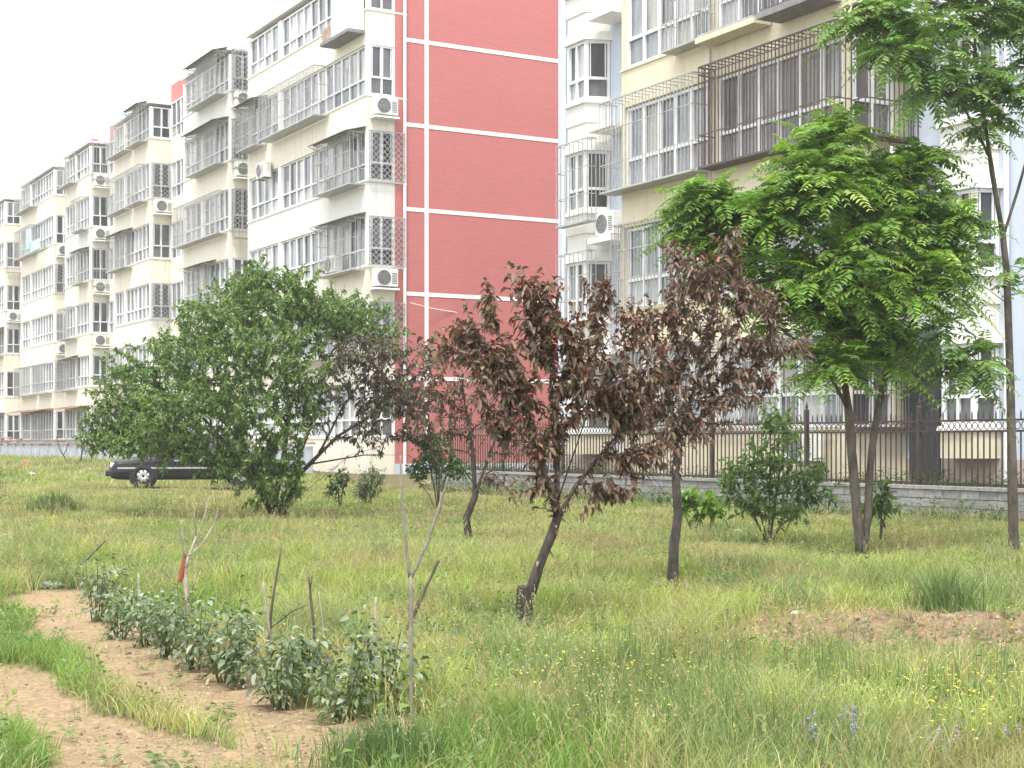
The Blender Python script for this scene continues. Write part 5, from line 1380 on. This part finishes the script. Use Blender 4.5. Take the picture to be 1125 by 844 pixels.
def purple_flower(label, px, py, seed, hs=.24):
    rng = np.random.default_rng(seed); x0, y0 = gxy(px, py); b = np.array([x0, y0, gzs(x0, y0)])
    root = thing('purple_flower', label, 'flower', tuple(b), group='small purple wildflowers in the near grass')
    mb = MB(); P = []; D = []
    for i in range(rng.integers(2, 5)):
        tx, ty = rng.normal() * .035, rng.normal() * .035; h = hs * (.8 + .35 * rng.random())
        mb.tube([(tx * .2, ty * .2, -.01), (tx * .6, ty * .6, h * .55), (tx, ty, h)], [.0022, .002, .0014], 4)
        for k in range(16):
            a = rng.random() * 6.28; P.append((tx, ty, h - .055 * rng.random())); D.append((math.cos(a), math.sin(a), .3))
    mb.build('stem', M['stalk'], root)
    P = np.array(P); n = len(P); L = .013 + .008 * rng.random(n)
    V, T, C = leaf_arrays(P, np.array(D), np.tile([0, 0, 1.0], (n, 1)), L, L * .7, vary(rng, [(.42, .38, .68), (.52, .48, .74), (.36, .30, .60)], n, .15), .1, .2)
    tri_mesh('petals', V, T, C, M['petal'], root)
for i, (lab, px, py) in enumerate([('largest purple flower spray, leaning left of its pair, near the bottom right', 927, 838), ('upright pale purple flower right of the largest spray', 949, 832), ('faint purple flowers low left of the largest spray', 898, 846),
                                   ('small purple flower directly below the largest spray', 940, 846), ('lone purple flower in the grass toward the bottom right corner', 1036, 846), ('purple flower at the right edge near the bottom corner', 1118, 842)]):
    purple_flower(lab, px, py, 300 + i, .20 if i < 4 else .16)
# ------------------------------------------------------------------ sky, sun, air, camera
def build_light():
    w = bpy.data.worlds.new('World'); SC.world = w; w.use_nodes = True
    nt = w.node_tree; nt.nodes.clear()
    out = nt.nodes.new('ShaderNodeOutputWorld'); bg = nt.nodes.new('ShaderNodeBackground')
    sky = nt.nodes.new('ShaderNodeTexSky'); sky.sky_type = 'NISHITA'; sky.sun_disc = False
    EL, AZ = R(64), R(-165)
    sky.sun_elevation = EL; sky.sun_rotation = AZ
    sky.air_density = 1.0; sky.dust_density = 4.0
    # thin white overcast: most of the sky's colour is veiled by even cloud
    hsv = nt.nodes.new('ShaderNodeMix'); hsv.data_type = 'RGBA'; hsv.inputs[0].default_value = .80
    hsv.inputs[7].default_value = (11.0, 11.2, 11.4, 1)
    nt.links.new(sky.outputs['Color'], hsv.inputs[6]); nt.links.new(hsv.outputs[2], bg.inputs['Color'])
    bg.inputs['Strength'].default_value = .10
    nt.links.new(bg.outputs['Background'], out.inputs['Surface'])
    sun = bpy.data.lights.new('sun', 'SUN'); sun.energy = 1.7; sun.angle = R(10); sun.color = (1, .965, .90)
    o = bpy.data.objects.new('sun', sun); COL.objects.link(o)
    d = Vector((math.sin(AZ) * math.cos(EL), math.cos(AZ) * math.cos(EL), math.sin(EL)))
    o.rotation_euler = d.to_track_quat('Z', 'Y').to_euler(); o.location = d * 60
    if HAZE > 0:
        b = MB(); b.box(-906, 906, -20, 906, -1.3, 20.5)
        m, nt, out = new_mat('air')
        v = nt.nodes.new('ShaderNodeVolumePrincipled'); v.inputs['Density'].default_value = HAZE; v.inputs['Color'].default_value = (.98, .985, 1, 1); v.inputs['Anisotropy'].default_value = .2
        nt.links.new(v.outputs['Volume'], out.inputs['Volume'])
        h = b.build('haze', m); tag(h, 'pale bright haze in the air over the whole site', 'haze', kind='stuff')
    cam = bpy.data.cameras.new('camera'); cam.sensor_fit = 'HORIZONTAL'; cam.sensor_width = 36; cam.lens = 36 * F_PX / 1125.0
    cam.shift_y = (HZ - 422) / 1125.0; cam.clip_end = 3000; cam.clip_start = .1
    c = bpy.data.objects.new('camera', cam); COL.objects.link(c); c.location = (0, 0, CAM_H); c.rotation_euler = (R(90), 0, 0)
    SC.camera = c
    SC.render.engine = 'CYCLES'
    SC.cycles.max_bounces = 6; SC.cycles.diffuse_bounces = 3; SC.cycles.glossy_bounces = 2; SC.cycles.transmission_bounces = 3; SC.cycles.volume_bounces = 1
    SC.cycles.use_denoising = True
    vs = SC.view_settings; vs.view_transform = 'Standard'; vs.look = 'None'; vs.exposure = EXPO; vs.gamma = 1; vs.use_curve_mapping = False
HAZE = 0.0008; EXPO = 1.25
build_light()
